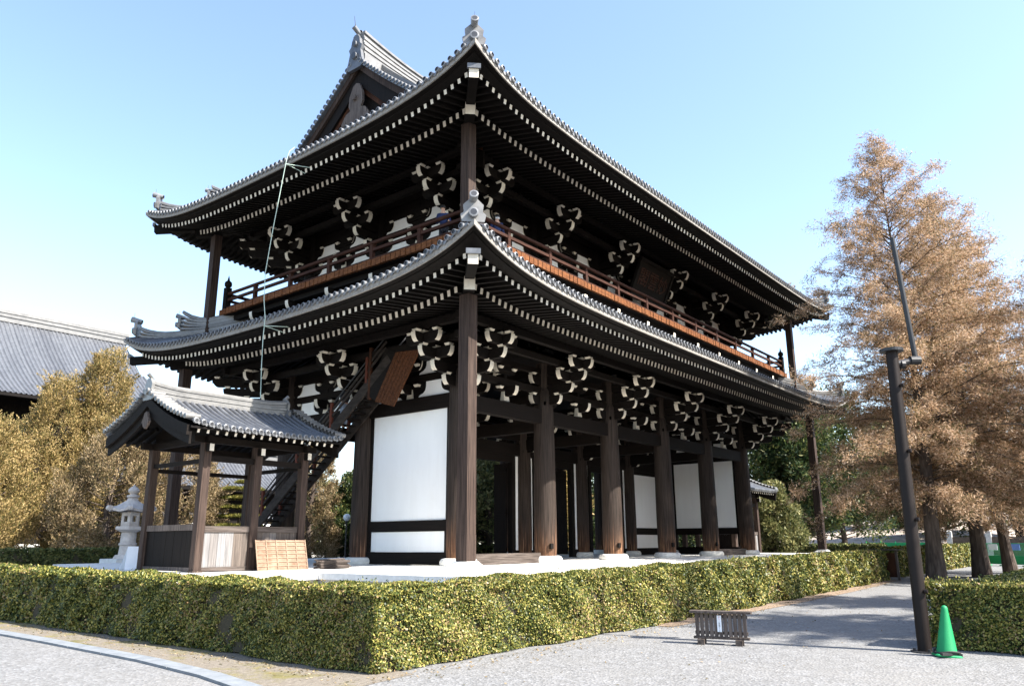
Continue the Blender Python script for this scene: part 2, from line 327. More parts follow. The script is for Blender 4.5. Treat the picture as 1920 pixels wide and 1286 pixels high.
# ---------------- the gate ----------------
G=empty('temple_gate',(12.75,5.1,FZ),'huge two storey dark timber temple gate with grey tiled upswept roofs','temple gate')
CX=[0,5.1,10.2,15.3,20.4,25.5]; CY=[0,5.1,10.2]
def pillar(x,y,top=8.9):
    mb=MB(); n=24
    prof=[(.43,1.15),(.45,1.6),(.45,3.0),(.43,5.5),(.40,7.0),(.375,7.70),(.34,7.74),(.33,7.80),(.30,7.82),(.30,top)]
    mb.lathe((x,y,0),prof,n)
    p=smooth_angle(obj('pillar',mb,'pillar',G))
    mb=MB(); mb.lathe((x,y,0),[(.62,FZ-.01),(.66,FZ+.05),(.66,FZ+.14),(.60,FZ+.23),(.52,1.152)],24); smooth_angle(obj('base_stone',mb,'stone',p))
    if y==0 and 0<x<25:
        mb=MB(); mb.box(x-.30,x-.12,-.47,-.40,1.42,1.62); obj('mortise',mb,'soffit',p)
for x in CX:
    for y in CY: pillar(x,y)
def support_post(x,y,z0,z1,s,stone=True):
    mb=MB(); mb.box(x-s/2,x+s/2,y-s/2,y+s/2,z0,z1)
    mb.box(x-s/2-.006,x+s/2+.006,y-s/2-.006,y+s/2+.006,z0+.02,z0+.75) if stone else None
    p=obj('support_post',mb,'post',G)
    if stone:
        mb=MB(); mb.frus((x,y),.9,.86,FZ-.01,FZ+.12); mb.frus((x,y),.74,.5,FZ+.121,1.15); obj('base_stone',mb,'stone',p)
for x in (-3.3,28.8):
    for y in (-3.3,13.5): support_post(x,y,1.15,9.15,.40)
for x in (-2.75,28.25):
    for y in (-2.75,12.95): support_post(x,y,10.4,15.55,.36,False)
# beams of the lower storey
def part(name,mat,fn,smooth=False,parent=G):
    mb=MB(); fn(mb); o=obj(name,mb,mat,parent); return smooth_angle(o) if smooth else o
def beams_x(y,z0,z1,wd,xs=CX,ext=.9):
    mb=MB()
    for a,b in zip(xs[:-1],xs[1:]): mb.box(a+.25,b-.25,y-wd/2,y+wd/2,z0,z1)
    o=obj('tie_beam',mb,'wood_x',G); return o
def beams_y(x,z0,z1,wd,ys=CY):
    mb=MB()
    for a,b in zip(ys[:-1],ys[1:]): mb.box(x-wd/2,x+wd/2,a+.25,b-.25,z0,z1)
    return obj('tie_beam',mb,'wood_y',G)
for y in (0,10.2): beams_x(y,6.36,6.93,.34); beams_x(y,7.60,7.86,.22); beams_x(y,8.42,8.64,.22)
for x in (0,25.5): beams_y(x,6.46,6.98,.34); beams_y(x,7.60,7.86,.22); beams_y(x,8.42,8.64,.22)
beams_x(5.1,5.80,6.38,.32); beams_x(5.1,6.56,7.06,.32); beams_x(5.1,7.9,8.2,.3)
for x in CX[1:-1]: beams_y(x,6.1,6.6,.32); beams_y(x,7.3,7.6,.28)
# white wall panels at both ends
def panel(axis,c,a0,a1,z0,z1,name='wall_panel',mat='plaster',t=.05):
    mb=MB()
    if axis=='x': mb.box(c-t,c+t,a0,a1,z0,z1)
    else: mb.box(a0,a1,c-t,c+t,z0,z1)
    return obj(name,mb,mat,G)
for x,ys in ((0,((0,5.1),)),(25.5,((0,5.1),(5.1,10.2)))):
    for a,b in ys:
        panel('x',x,a+.56,b-.56,2.47,6.46); 
        if x==0: panel('x',x,a+.62,b-.62,1.35,2.07)
        mb=MB(); mb.box(x-.11,x+.11,a+.40,b-.40,2.08,2.46); mb.box(x-.12,x+.12,a+.40,b-.40,.91,1.34)
        mb.box(x-.10,x+.10,a+.38,a+.555,1.345,6.455); mb.box(x-.10,x+.10,b-.555,b-.38,1.345,6.455)
        if x==0: mb.box(x-.09,x+.09,a+.556,a+.615,1.345,2.075); mb.box(x-.09,x+.09,b-.615,b-.556,1.345,2.075)
        obj('wall_frame',mb,'wood_y',G)
BELL=[(-.80,0),(.80,0),(.74,.07),(.56,.13),(.45,.22),(.41,.34),(.40,1)]
def bells(mb,side,c,a,b,z0,h,t):
    """bell shaped plaster patches left and right of the middle strut of one bay"""
    m=(a+b)/2
    for ct in ((a+m)/2+.02,(b+m)/2-.02):
        P=[(u,z0+min(v,h) if v<1 else z0+h) for u,v in BELL]; P=P+[(-u,z) for u,z in P[-1:1:-1]]
        mb=MB()
        if side in 'fb': mb.prism([(ct+u,c-t,z) for u,z in P],(0,2*t,0))
        else: mb.prism([(c-t,ct+u,z) for u,z in P],(2*t,0,0))
        obj('wall_panel',mb,'plaster',G)
for x in (0,25.5):
    mb=MB()
    for a,b in zip(CY[:-1],CY[1:]): mb.box(x-.04,x+.04,a+.3,b-.3,6.99,7.595); mb.box(x-.04,x+.04,a+.3,b-.3,7.865,8.415); mb.box(x-.04,x+.04,a+.3,b-.3,8.645,8.95)
    obj('wall_board',mb,'soffit',G)
    for a,b in zip(CY[:-1],CY[1:]):
        bells(None,'l',x,a,b,7.02,.56,.07); bells(None,'l',x,a,b,7.89,.50,.07)
# middle row: end bays walled, three open doorways
for a,b in ((0,5.1),(20.4,25.5)):
    panel('y',5.1,a+.62,b-.62,2.47,5.6); panel('y',5.1,a+.62,b-.62,1.3,2.07)
    mb=MB(); mb.box(a+.4,b-.4,5.0,5.2,2.075,2.465); mb.box(a+.4,b-.4,5.0,5.2,5.605,5.8); mb.box(a+.4,b-.4,4.98,5.22,.91,1.295)
    mb.box(a+.4,a+.615,5.0,5.2,1.3,5.6); mb.box(b-.615,b-.4,5.0,5.2,1.3,5.6); obj('wall_frame',mb,'wood_x',G)
for a in (5.1,10.2,15.3):
    b=a+5.1
    panel('y',5.1,a+.41,a+.72,1.3,5.78); panel('y',5.1,b-.72,b-.41,1.3,5.78)
    mb=MB(); mb.box(a+.722,a+1.0,4.97,5.23,.91,5.79); mb.box(b-1.0,b-.722,4.97,5.23,.91,5.79); mb.box(a+1.004,b-1.004,4.97,5.23,5.45,5.79); obj('door_frame',mb,'wood_v',G)
    mb=MB(); mb.box(a+.4,a+.718,4.99,5.21,.91,1.295); mb.box(b-.718,b-.4,4.99,5.21,.91,1.295); obj('sill',mb,'wood_x',G)
    for xx in (a+1.04,b-1.12):
        mb=MB()
        for k in range(3): mb.box(xx,xx+.08,5.26+k*.25,5.26+k*.25+.243,1.05,5.40)
        mb.box(xx-.02,xx+.10,5.26,6.0,3.0,3.2); mb.box(xx-.02,xx+.10,5.26,6.0,5.0,5.2); mb.box(xx-.02,xx+.10,5.26,6.0,1.25,1.45)
        obj('door',mb,'wood_v',G)
mb=MB(); mb.box(.6,4.6,-.12,.12,.906,1.28); obj('sill',mb,'grey_wood_x',G)
mb=MB(); mb.box(20.95,25.0,-.1,.1,.906,1.25); obj('sill',mb,'grey_wood_x',G)
mb=MB(); mb.box(.2,25.3,.2,10.0,9.3,9.38); obj('ceiling',mb,'soffit',G)
# ---------------- bracket sets ----------------
def arm(mb,o,d,L,z0,h=.36,wd=.205,back=0):
    d=Vector((d[0],d[1],0)).normalized(); s=Vector((-d.y,d.x,0))*wd/2; c=.23
    poly=[(-back,0),(L-c,0)]
    for k in range(1,6):
        t=math.pi/2*k/5; poly.append((L-c+c*math.sin(t),h*.86*(1-math.cos(t))))
    poly+=[(L,h),(-back,h)]
    P=[Vector((o[0],o[1],z0))+d*u+Vector((0,0,z))-s for u,z in poly]
    n=len(poly); ms=[0]*n
    for i in range(2,7): ms[i]=1
    mb.prism(P,s*2,0,ms)
def masu(mb,p,d,z0,w=.25):
    ax=Vector((d[0],d[1],0)).normalized(); ax=(ax.x,ax.y)
    mb.frus(p,w*.66,w,z0,z0+.09,1,ax=ax); mb.frus(p,w,w,z0+.092,z0+.17,0,ax=ax)
def bracket(x,y,outs,zo,steps=True,inset=0):
    mb=MB()
    Z=[7.13,7.55,7.97,8.40]
    for (od,ld,lat) in outs:
        od=Vector((od[0],od[1],0)); ld=Vector((ld[0],ld[1],0)); k=1.0 if abs(od.x*od.y)<1e-6 else 1.40
        odn=od.normalized(); P=Vector((x,y,0))
        for i,(z,L) in enumerate(zip(Z,(.90,1.50,2.12,2.46))):
            arm(mb,P,odn,L*k,z+zo)
            q=P+odn*(L*k-.17); masu(mb,(q.x,q.y),odn,z+zo+.363)
        if lat:
            for z,offs,hw in ((Z[0],0,.88),(Z[2],0,.88),(Z[2]+.02,1.32,.80),(Z[3]+.02,1.94,.80)):
                for sgn in lat if offs==0 else (1,-1):
                    q=P+odn*offs; arm(mb,q,ld*sgn,hw,z+zo)
                    t=q+ld*sgn*(hw-.17); masu(mb,(t.x,t.y),ld,z+zo+.363)
                if offs: masu(mb,((P+odn*offs).x,(P+odn*offs).y),ld,z+zo+.363)
    mb.frus((x,y),.62,.62,Z[0]-.02+zo,Z[0]+.12+zo,0)
    return obj('bracket_set',mb,['wood_b','white_bracket'],G)
def ring_brackets(xs,ys,zo):
    x0,x1=xs[0],xs[-1]; y0,y1=ys[0],ys[-1]
    for x in xs[1:-1]:
        bracket(x,y0,[((0,-1),(1,0),(1,-1))],zo); bracket(x,y1,[((0,1),(1,0),(1,-1))],zo)
    for y in ys[1:-1]:
        bracket(x0,y,[((-1,0),(0,1),(1,-1))],zo); bracket(x1,y,[((1,0),(0,1),(1,-1))],zo)
    for x,sx in ((x0,-1),(x1,1)):
        for y,sy in ((y0,-1),(y1,1)):
            bracket(x,y,[((0,sy),(1,0),(-sx,)),((sx,0),(0,1),(-sy,)),((sx,sy),(1,0),None)],zo)
ring_brackets(CX,CY,0)
UX=[.4,5.1,10.2,15.3,20.4,25.1]; UY=[.4,5.1,9.8]; UZ=6.55
ring_brackets(UX,UY,UZ)
for x in CX[1:-1]:
    bracket(x,0,[((0,1),(1,0),None)],0); bracket(x,10.2,[((0,-1),(1,0),None)],0)
    bracket(x,5.1,[((0,-1),(1,0),(1,-1)),((0,1),(1,0),None)],.15); bracket(x,5.1,[((0,-1),(1,0),None)],-1.15,True)
# small blocks and struts between the columns
def struts(xs,ys,zo):
    for side in ('f','b','l','r'):
        L=xs if side in 'fb' else ys
        for a,b in zip(L[:-1],L[1:]):
            mb=MB(); m=(a+b)/2
            def P(t,o): return (t,{'f':ys[0]-o,'b':ys[-1]+o}[side]) if side in 'fb' else ({'l':xs[0]-o,'r':xs[-1]+o}[side],t)
            dl=(1,0) if side in 'fb' else (0,1); do={'f':(0,-1),'b':(0,1),'l':(-1,0),'r':(1,0)}[side]
            c=P(m,0); mb.frus(c,.34,.2,6.985+zo,7.40+zo,1,.2,.16,ax=dl)
            arm(mb,(*c,0),do,.62,7.16+zo)
            for t in (m-.42,m+.42):
                for z in (7.42,8.22): masu(mb,P(t,.10),dl,z+zo-.005,.24)
            arm(mb,(*c,0),dl,.62,8.86+zo-.9+.1); arm(mb,(*c,0),(-dl[0],-dl[1]),.62,8.06+zo)
            if side in 'fb': mb.box(c[0]-.07,c[0]+.07,c[1]-.06,c[1]+.06,7.38+zo,8.95+zo); mb.box(c[0]-.5,c[0]+.5,c[1]-.14,c[1]+.14,7.36+zo,7.42+zo); mb.box(c[0]-.5,c[0]+.5,c[1]-.14,c[1]+.14,8.16+zo,8.22+zo)
            else: mb.box(c[0]-.06,c[0]+.06,c[1]-.07,c[1]+.07,7.38+zo,8.95+zo); mb.box(c[0]-.14,c[0]+.14,c[1]-.5,c[1]+.5,7.36+zo,7.42+zo); mb.box(c[0]-.14,c[0]+.14,c[1]-.5,c[1]+.5,8.16+zo,8.22+zo)
            obj('strut_block',mb,['wood_b','white_bracket'],G)
struts(CX,CY,0); struts(UX,UY,UZ)
# purlins carried on the brackets
def rect_beam(name,o,z0,z1,wd,zo,W0=0,W1=W,D0=0,D1=D,mat='wood_b'):
    mb=MB(); xa,xb,ya,yb=W0-o,W1+o,D0-o,D1+o; e=.35
    mb.box(xa-e,xb+e,ya-wd/2,ya+wd/2,z0+zo,z1+zo); mb.box(xa-e,xb+e,yb-wd/2,yb+wd/2,z0+zo,z1+zo)
    mb.box(xa-wd/2,xa+wd/2,ya-e,yb+e,z0+zo+.003,z1+zo+.003); mb.box(xb-wd/2,xb+wd/2,ya-e,yb+e,z0+zo+.003,z1+zo+.003)
    obj(name,mb,mat,G)
rect_beam('purlin',1.32,8.51,8.74,.2,0); rect_beam('purlin',1.94,8.94,9.20,.24,0); rect_beam('purlin',0,9.0,9.28,.26,0)
rect_beam('purlin',1.32,8.51,8.74,.2,UZ,.4,25.1,.4,9.8); rect_beam('purlin',1.94,8.94,9.20,.24,UZ,.4,25.1,.4,9.8); rect_beam('purlin',0,9.0,9.28,.26,UZ,.4,25.1,.4,9.8)
# ---------------- rafters, eaves and roofs ----------------
def U(dc,a,k): return a*math.exp(-max(dc,0)/k)
SIDES=[]
def side_frames(o):
    return [(Vector((-o,-o,0)),Vector((1,0,0)),Vector((0,1,0)),W+2*o),(Vector((W+o,D+o,0)),Vector((-1,0,0)),Vector((0,-1,0)),W+2*o),
            (Vector((-o,D+o,0)),Vector((0,-1,0)),Vector((1,0,0)),D+2*o),(Vector((W+o,-o,0)),Vector((0,1,0)),Vector((-1,0,0)),D+2*o)]
RAFT={'rafter':[],'flying_rafter':[]}
def make_rafters(o,zb,ub,zf,uf,qb,qf,qi,pitch,kk,FS):
    for (c,a,n,L) in side_frames(o):
        cnt=int(L/pitch); off=(L-(cnt-1)*pitch)/2
        for i in range(cnt):
            t=off+i*pitch; dc=min(t,L-t); din=dc    # distance limit inward to the hip
            def pt(q,z): p=c+a*t+n*(o-q); return Vector((p.x,p.y,z))
            qin=max(qi,o-din+.12)
            if qin<qb-.15:
                lift=U(dc-(o-qb),ub,kk)
                z0=zb+lift; z1=zb+.25*(qb-qin)+lift*max(0,(qin+.6)/(qb+.6))
                RAFT['rafter'].append((pt(qin,z1),pt(qb,z0),.125,.20))
            qin=max(qb-.5,o-din+.12)
            if qin<qf-.12:
                lift=U(dc-(o-qf),uf,kk+.2)
                RAFT['flying_rafter'].append((pt(qin,zf+lift+FS*(qf-qin)),pt(qf,zf+lift),.115,.155))
make_rafters(5.25,8.95,.55,8.98,.90,3.5,4.75,-.5,.298,2.0,.13)
make_rafters(5.05,15.27,.42,15.18,.82,3.38,4.60,.2,.298,1.9,.24)
for nm,L in RAFT.items():
    vis=lambda r:(r[1]-CAM).length*(1 if (r[1].y<-2 or r[1].x<-2) else 3)
    L.sort(key=vis); rest=MB()
    for i,(p0,p1,wd,h) in enumerate(L):
        if i<99:
            mb=MB(); mb.beam(p0,p1,wd,h,0,1); obj(nm,mb,['soffit','white_end'],G)
        else: rest.beam(p0,p1,wd,h,0,1)
    o=obj(nm,rest,['soffit','white_end'],G); o['kind']='stuff'
def ring_sweep(mb,o,prof,nseg=60,m=0):
    """prof: list of (q, z(dc)) ; sweeps round the four sides with mitred corners"""
    for (c,a,n,L) in side_frames(o):
        us=[.5-.5*math.copysign(abs(math.cos(math.pi*i/nseg))**.8,math.cos(math.pi*i/nseg)) for i in range(nseg+1)]
        vs=[]
        for u in us:
            for q,zf in prof:
                t=(o-q)+(L-2*(o-q))*u; p=c+a*t+n*(o-q); dc=min(t,L-t)-(o-q); vs.append((p.x,p.y,zf(dc)))
        k=len(prof); fs=[(i*k+j,(i+1)*k+j,(i+1)*k+j+1,i*k+j+1) for i in range(nseg) for j in range(k-1)]
        mb.add(vs,fs,m)
def eaves(o,zs,us,kk,zb,ub,zf,uf,qb,qf,inner,FS):
    mb=MB()
    zS=lambda dz:(lambda dc:zs+dz+U(dc,us,kk))
    ring_sweep(mb,o,[(o-.03,zS(-.085)),(o+.02,zS(-.08)),(o+.03,zS(.075)),(o-.05,zS(.08))])
    obj('eave_fascia',mb,'fascia',G)
    mb=MB(); zF=lambda dc:zf+.085+U(dc,uf,kk+.2); zB=lambda dc:zb+.11+U(dc,ub,2.0)
    ring_sweep(mb,o,[(o-.032,zS(-.086)),(o-.20,lambda dc:zs-.115+U(dc,us*.97,kk)),(o-.21,lambda dc:zs-.155+U(dc,us*.97,kk)),(qf-.0,zF),(qb-.1,lambda dc:zf+.085+FS*(qf-qb+.1)+U(dc,uf*.85,kk+.2)),(qb-.1,zB),(2.0,lambda dc:zb+.11+.25*(qb-2.0)+U(dc,ub*.8,2.2)),(inner,lambda dc:zb+.11+.25*(qb-inner)+U(dc,ub*.3,2.2))])
    obj('eave_soffit',mb,'soffit',G)
    mb=MB(); ring_sweep(mb,o,[(qb+.02,lambda dc:zb+.10+U(dc,ub,2.0)),(qb+.03,lambda dc:zb+.17+U(dc,ub,2.0)),(qb-.1,lambda dc:zb+.175+U(dc,ub,2.0))]); obj('eave_batten',mb,'soffit',G)
eaves(5.25,9.27,1.18,2.2,8.95,.55,8.98,.90,3.5,4.75,-.3,.13)
eaves(5.05,15.49,1.05,2.0,15.27,.42,15.18,.82,3.38,4.60,.3,.24)
# hip rafters at the four corners
def hips(o,qa,za,qb,zb,qin,zin):
    for sx,x0 in ((-1,0),(1,W)):
        for sy,y0 in ((-1,0),(1,D)):
            P=lambda q,z:Vector((x0+sx*q,y0+sy*q,z)); h=MB()
            h.beam(P(qin,zin),P(qa,za),.34,.42,0,1); h.beam(P(qa-.6,za+.36),P(qb,zb),.30,.34,0,1)
            h.beam(P(qb-.02,zb+.20),P(qb+.05,zb+.20),.42,.16,2)
            obj('hip_rafter',h,['soffit','white_bracket','tile'],G)
hips(5.25,3.76,9.35,4.98,9.50,-.2,9.9); hips(5.05,3.42,15.62,4.72,15.74,.3,16.2)
def roofz(ze,s,k): return lambda d:ze+s*d+k*d*d
def tiles(name,o,ze,us,kk,s,k,lim_long,lim_short,pitch=.275):
    Z=roofz(ze,s,k); cov=MB(); pan=MB(); cap=MB()
    for si,(c,a,n,L) in enumerate(side_frames(o)):
        cnt=int(round(L/pitch)); pt_=L/cnt
        def P(t,d,dz=0):
            dc=min(t,L-t); p=c+a*t+n*d; return Vector((p.x,p.y,Z(d)+U(max(dc,d),us,kk)+dz))
        lim=(lim_long if si<2 else lim_short)
        for i in range(cnt):
            t=(i+.5)*pt_; dc=min(t,L-t); dm=lim(dc,t,L); r=.088
            if dm<.15: continue
            ns=max(2,int(dm/.55)+1); vs=[]; m=6
            for j in range(ns+1):
                d=-.06+(dm+.06)*j/ns
                for q in range(m+1):
                    an=math.pi*q/m; vs.append(P(t,d,.045+r*math.sin(an))+a*(-r*math.cos(an)))
            cov.add(vs,[(j*(m+1)+q,j*(m+1)+q+1,(j+1)*(m+1)+q+1,(j+1)*(m+1)+q) for j in range(ns) for q in range(m)])
            t0=i*pt_; t1=t0+pt_; vs=[]
            for j in range(ns+1):
                for tt,dz in ((t0,-.03),((t0+t),.0),(t1,-.03)) if False else ((t0,.0),(t,.04),(t1,.0)):
                    l2=lim(min(tt,L-tt),tt,L); d=-.05+(l2+.05)*j/ns; vs.append(P(tt,d,dz))
            pan.add(vs,[(j*3+q,j*3+q+1,(j+1)*3+q+1,(j+1)*3+q) for j in range(ns) for q in range(2)])
            # round eave end with raised ring, and the drooping lip of the pan tile between
            e=P(t,-.06,.05); f=e-n*.05
            cap.cyl(e+n*.06,f,.092,.092,12,0,False); cap.cyl(f,f-n*.012,.092,.066,12,0,False); cap.cyl(f-n*.012,f+n*.016,.066,.058,12,1,False); cap.cyl(f+n*.05,f+n*.016,.058,.058,12,1,True,1)
            g0=P(t+pt_*.18,-.055,.03); g1=P(t+pt_*.82,-.055,.03) if t+pt_*.82<L else None
            if g1:
                gm=(g0+g1)/2; cap.add([g0,g1,g1-Vector((0,0,.06)),gm-Vector((0,0,.115)),g0-Vector((0,0,.06))],[(0,4,3,2,1)],0)
    ro=obj(name,pan,'tile',G)
    smooth_angle(obj('cover_tiles',cov,'tile',ro),60); smooth_angle(obj('eave_tiles',cap,['tile_cap','tile_dark'],ro),50)
    return ro,P
LZ=(9.40,.34,.030); UZ_=(15.60,.36,.029)
GD=3.65  # run of the hipped end up to the gable
lower_roof,_=tiles('skirt_roof',5.25,*((LZ[0],1.18,2.2,LZ[1],LZ[2])),lambda dc,t,L:min(dc,5.0),lambda dc,t,L:min(dc,5.0))
RD=5.05+5.1
upper_roof,_=tiles('main_roof',5.05,*((UZ_[0],1.05,2.0,UZ_[1],UZ_[2])),lambda dc,t,L:(dc if dc<GD+.12 else RD),lambda dc,t,L:min(dc,GD+.9))
# hip ridges with round ornaments
def hip_ridges(o,z3,us,kk,d1,parent,step):
    Z=roofz(*z3)
    for sx,x0 in ((-1,0),(1,W)):
        for sy,y0 in ((-1,0),(1,D)):
            mb=MB(); cps=[]
            def P(d,dz): return Vector((x0+sx*(o-d),y0+sy*(o-d),Z(d)+U(d,us,kk)+dz))
            di=Vector((sx,sy,0)).normalized(); sd=Vector((-di.y,di.x,0))
            def run(da,db,h,wd,base=.0,tip=.0):
                N=max(4,int((db-da)/.25)); lay=max(2,int(h/.085))
                for l in range(lay):
                    w2=wd/2*(1.06 if l%2 else .97); za=base+h*l/lay; zb=base+h*(l+1)/lay
                    vs=[]
                    for i in range(N+1):
                        d=da+(db-da)*i/N; ex=tip*max(0,1-(d-da)/.9)**2*(l+1)/lay
                        for s_,z in ((-1,za),(1,za),(1,zb),(-1,zb)): vs.append(P(d,z+ex)+sd*s_*w2)
                    fs=[(i*4+j,(i+1)*4+j,(i+1)*4+(j+1)%4,i*4+(j+1)%4) for i in range(N) for j in range(4)]+[(3,2,1,0),(N*4,N*4+1,N*4+2,N*4+3)]
                    mb.add(vs,fs)
                vs=[]
                for i in range(N+1):
                    d=da+(db-da)*i/N; ex=tip*max(0,1-(d-da)/.9)**2
                    for q in range(7):
                        an=math.pi*q/6; vs.append(P(d,base+h+ex+.09*math.sin(an))+sd*(-.11*math.cos(an)))
                mb.add(vs,[(i*7+q,i*7+q+1,(i+1)*7+q+1,(i+1)*7+q) for i in range(N) for q in range(6)])
            def ornament(d,z,s_,hi):
                # plate with shoulders and a round boss; one round tile thrown up above
                pl_=[(-.26,0),(.26,0),(.30,.18),(.22,.24),(.24,.42),(.10,.56),(-.10,.56),(-.24,.42),(-.22,.24),(-.30,.18)]
                cp=MB(); cps.append(cp); c=P(d,z); mb.prism([c+sd*a*s_+Vector((0,0,b*s_)) for a,b in pl_],di*.12)
                f=c+di*.12+Vector((0,0,.20*s_)); 
                cp.cyl(f,f+di*.14,.115*s_,.115*s_,14,0,False); cp.cyl(f+di*.14,f+di*.15,.115*s_,.078*s_,14,0,False); cp.cyl(f+di*.15,f+di*.12,.078*s_,.068*s_,14,1,True,1)
                if hi:
                    f=c-di*.10+Vector((0,0,.52*s_)); g=f+di*.36*s_+Vector((0,0,.10*s_)); dd=(g-f).normalized()
                    cp.cyl(f,g,.085*s_,.105*s_,14,0,False); cp.cyl(g,g+dd*.01,.105*s_,.072*s_,14,0,False); cp.cyl(g+dd*.01,g-dd*.03,.072*s_,.062*s_,14,1,True,1)
                    cp.cyl(g-dd*.1,g-dd*.1+Vector((0,0,.26*s_)),.010,.005,6,1)
            run(.45,d1,.26,.34,0,.22); ornament(.40,.12,1.25,True)
            run(step,d1,.46,.40,.24,.50); ornament(step-.02,.42,1.0,True)
            hr=obj('hip_ridge',mb,'ridge',parent)
            for cp in cps: smooth_angle(obj('round_tile_end',cp,['tile_cap','tile_dark'],parent),50)
hip_ridges(5.25,LZ,1.18,2.2,4.6,lower_roof,1.7); hip_ridges(5.05,UZ_,1.05,2.0,4.4,upper_roof,2.0)
# gables, main ridge
Zu=roofz(*UZ_); XG=-1.35; yc=5.1
def curve(yy): d=yy+5.05 if yy<=yc else 15.25-yy; return Zu(d)
for sx,X0 in ((-1,XG),(1,W-XG)):
    gw=MB(); ys=[-1.9+14.0*i/40 for i in range(41)]
    xw=X0-sx*.75; base=16.9
    vs=[(xw,y,base) for y in ys]+[(xw,y,curve(y)-.02) for y in ys]; n=len(ys)
    gw.add(vs,[(i,i+1,n+i+1,n+i) for i in range(n-1)] if sx<0 else [(i+1,i,n+i,n+i+1) for i in range(n-1)])
    gable=obj('gable_wall',gw,'wood_v',G)
    def barge(xa,xb,za,zb,y0=-1.9,y1=12.1,N=36,mb=None):
        for i in range(N):
            a=y0+(y1-y0)*i/N; b=y0+(y1-y0)*(i+1)/N
            q=[(xa,a,curve(a)+za),(xb,a,curve(a)+za),(xb,b,curve(b)+za),(xa,b,curve(b)+za),(xa,a,curve(a)+zb),(xb,a,curve(a)+zb),(xb,b,curve(b)+zb),(xa,b,curve(b)+zb)]
            mb.add(q,[(3,2,1,0),(4,5,6,7),(0,1,5,4),(2,3,7,6),(1,2,6,5),(3,0,4,7)])
    mb=MB(); barge(X0,X0-sx*.12,-.40,-.06,mb=mb); obj('barge_board',mb,'post',gable)
    mb=MB(); barge(X0-sx*.13,X0-sx*.24,-1.15,-.30,mb=mb); obj('barge_board',mb,'wood_v',gable)
    mb=MB(); barge(X0-sx*.25,X0-sx*.36,-1.42,-1.10,mb=mb); obj('barge_board',mb,'brown_wood',gable)
    mb=MB(); barge(X0-sx*.37,X0-sx*.45,-2.1,-1.40,mb=mb); obj('barge_board',mb,'wood_v',gable)
    # hanging pendant
    mb=MB(); pz=curve(yc)-1.15; half=[(0,0),(.20,-.10),(.42,-.55),(.46,-1.0),(.34,-1.25),(.62,-1.35),(.90,-1.72),(.86,-2.05),(.62,-2.12),(.50,-1.92),(.30,-1.95),(.20,-2.30),(0,-2.55)]
    poly=[(X0+sx*.02,yc+a,pz+b) for a,b in half]+[(X0+sx*.02,yc-a,pz+b) for a,b in half[-2:0:-1]]
    mb.prism(poly,(sx*-.10,0,0)); mb.cyl((X0-sx*.02,yc,pz-.75),(X0+sx*.14,yc,pz-.75),.17,.12,6); 
    for sg in (-1,1): mb.cyl((X0-sx*.02,yc+sg*.70,pz-1.78),(X0+sx*.06,yc+sg*.70,pz-1.78),.14,.11,10)
    obj('gable_pendant',mb,'grey_wood',gable)
    # verge tiles
    cv=MB(); y=-1.5
    arc=[]; 
    while y<=yc: arc.append(y); y+=.27/math.sqrt(1+(.36+.058*(y+5.05))**2)
    for y in arc+[10.2-t for t in arc[:-1]]:
        z=curve(y)+.10; e=Vector((X0-sx*.9,y,z+.02)); f=Vector((X0+sx*.20,y,z)); d=(f-e).normalized()
        cv.cyl(e,f,.105,.105,12,0,False); cv.cyl(f,f+d*.01,.105,.075,12,2,False); cv.cyl(f+d*.01,f-d*.02,.075,.065,12,1,True,1)
    smooth_angle(obj('verge_tiles',cv,['ridge','tile_dark','tile_cap'],upper_roof),50)
    mb=MB(); barge(X0+sx*.16,X0-sx*.9,-.05,.04,y0=-1.7,y1=11.9,mb=mb); obj('verge_bed',mb,'tile',upper_roof)
    dr=MB()   # descending ridge beside the verge
    for l in range(4):
        h=.5*(.48 if l%2 else .42)/.5; barge(X0-sx*(.95+.02*(l%2)),X0-sx*(1.40-.02*(l%2)),.02+.13*l,.02+.13*(l+1)-.004,y0=.2,y1=10.0,mb=dr)
    obj('descending_ridge',dr,'ridge',upper_roof)
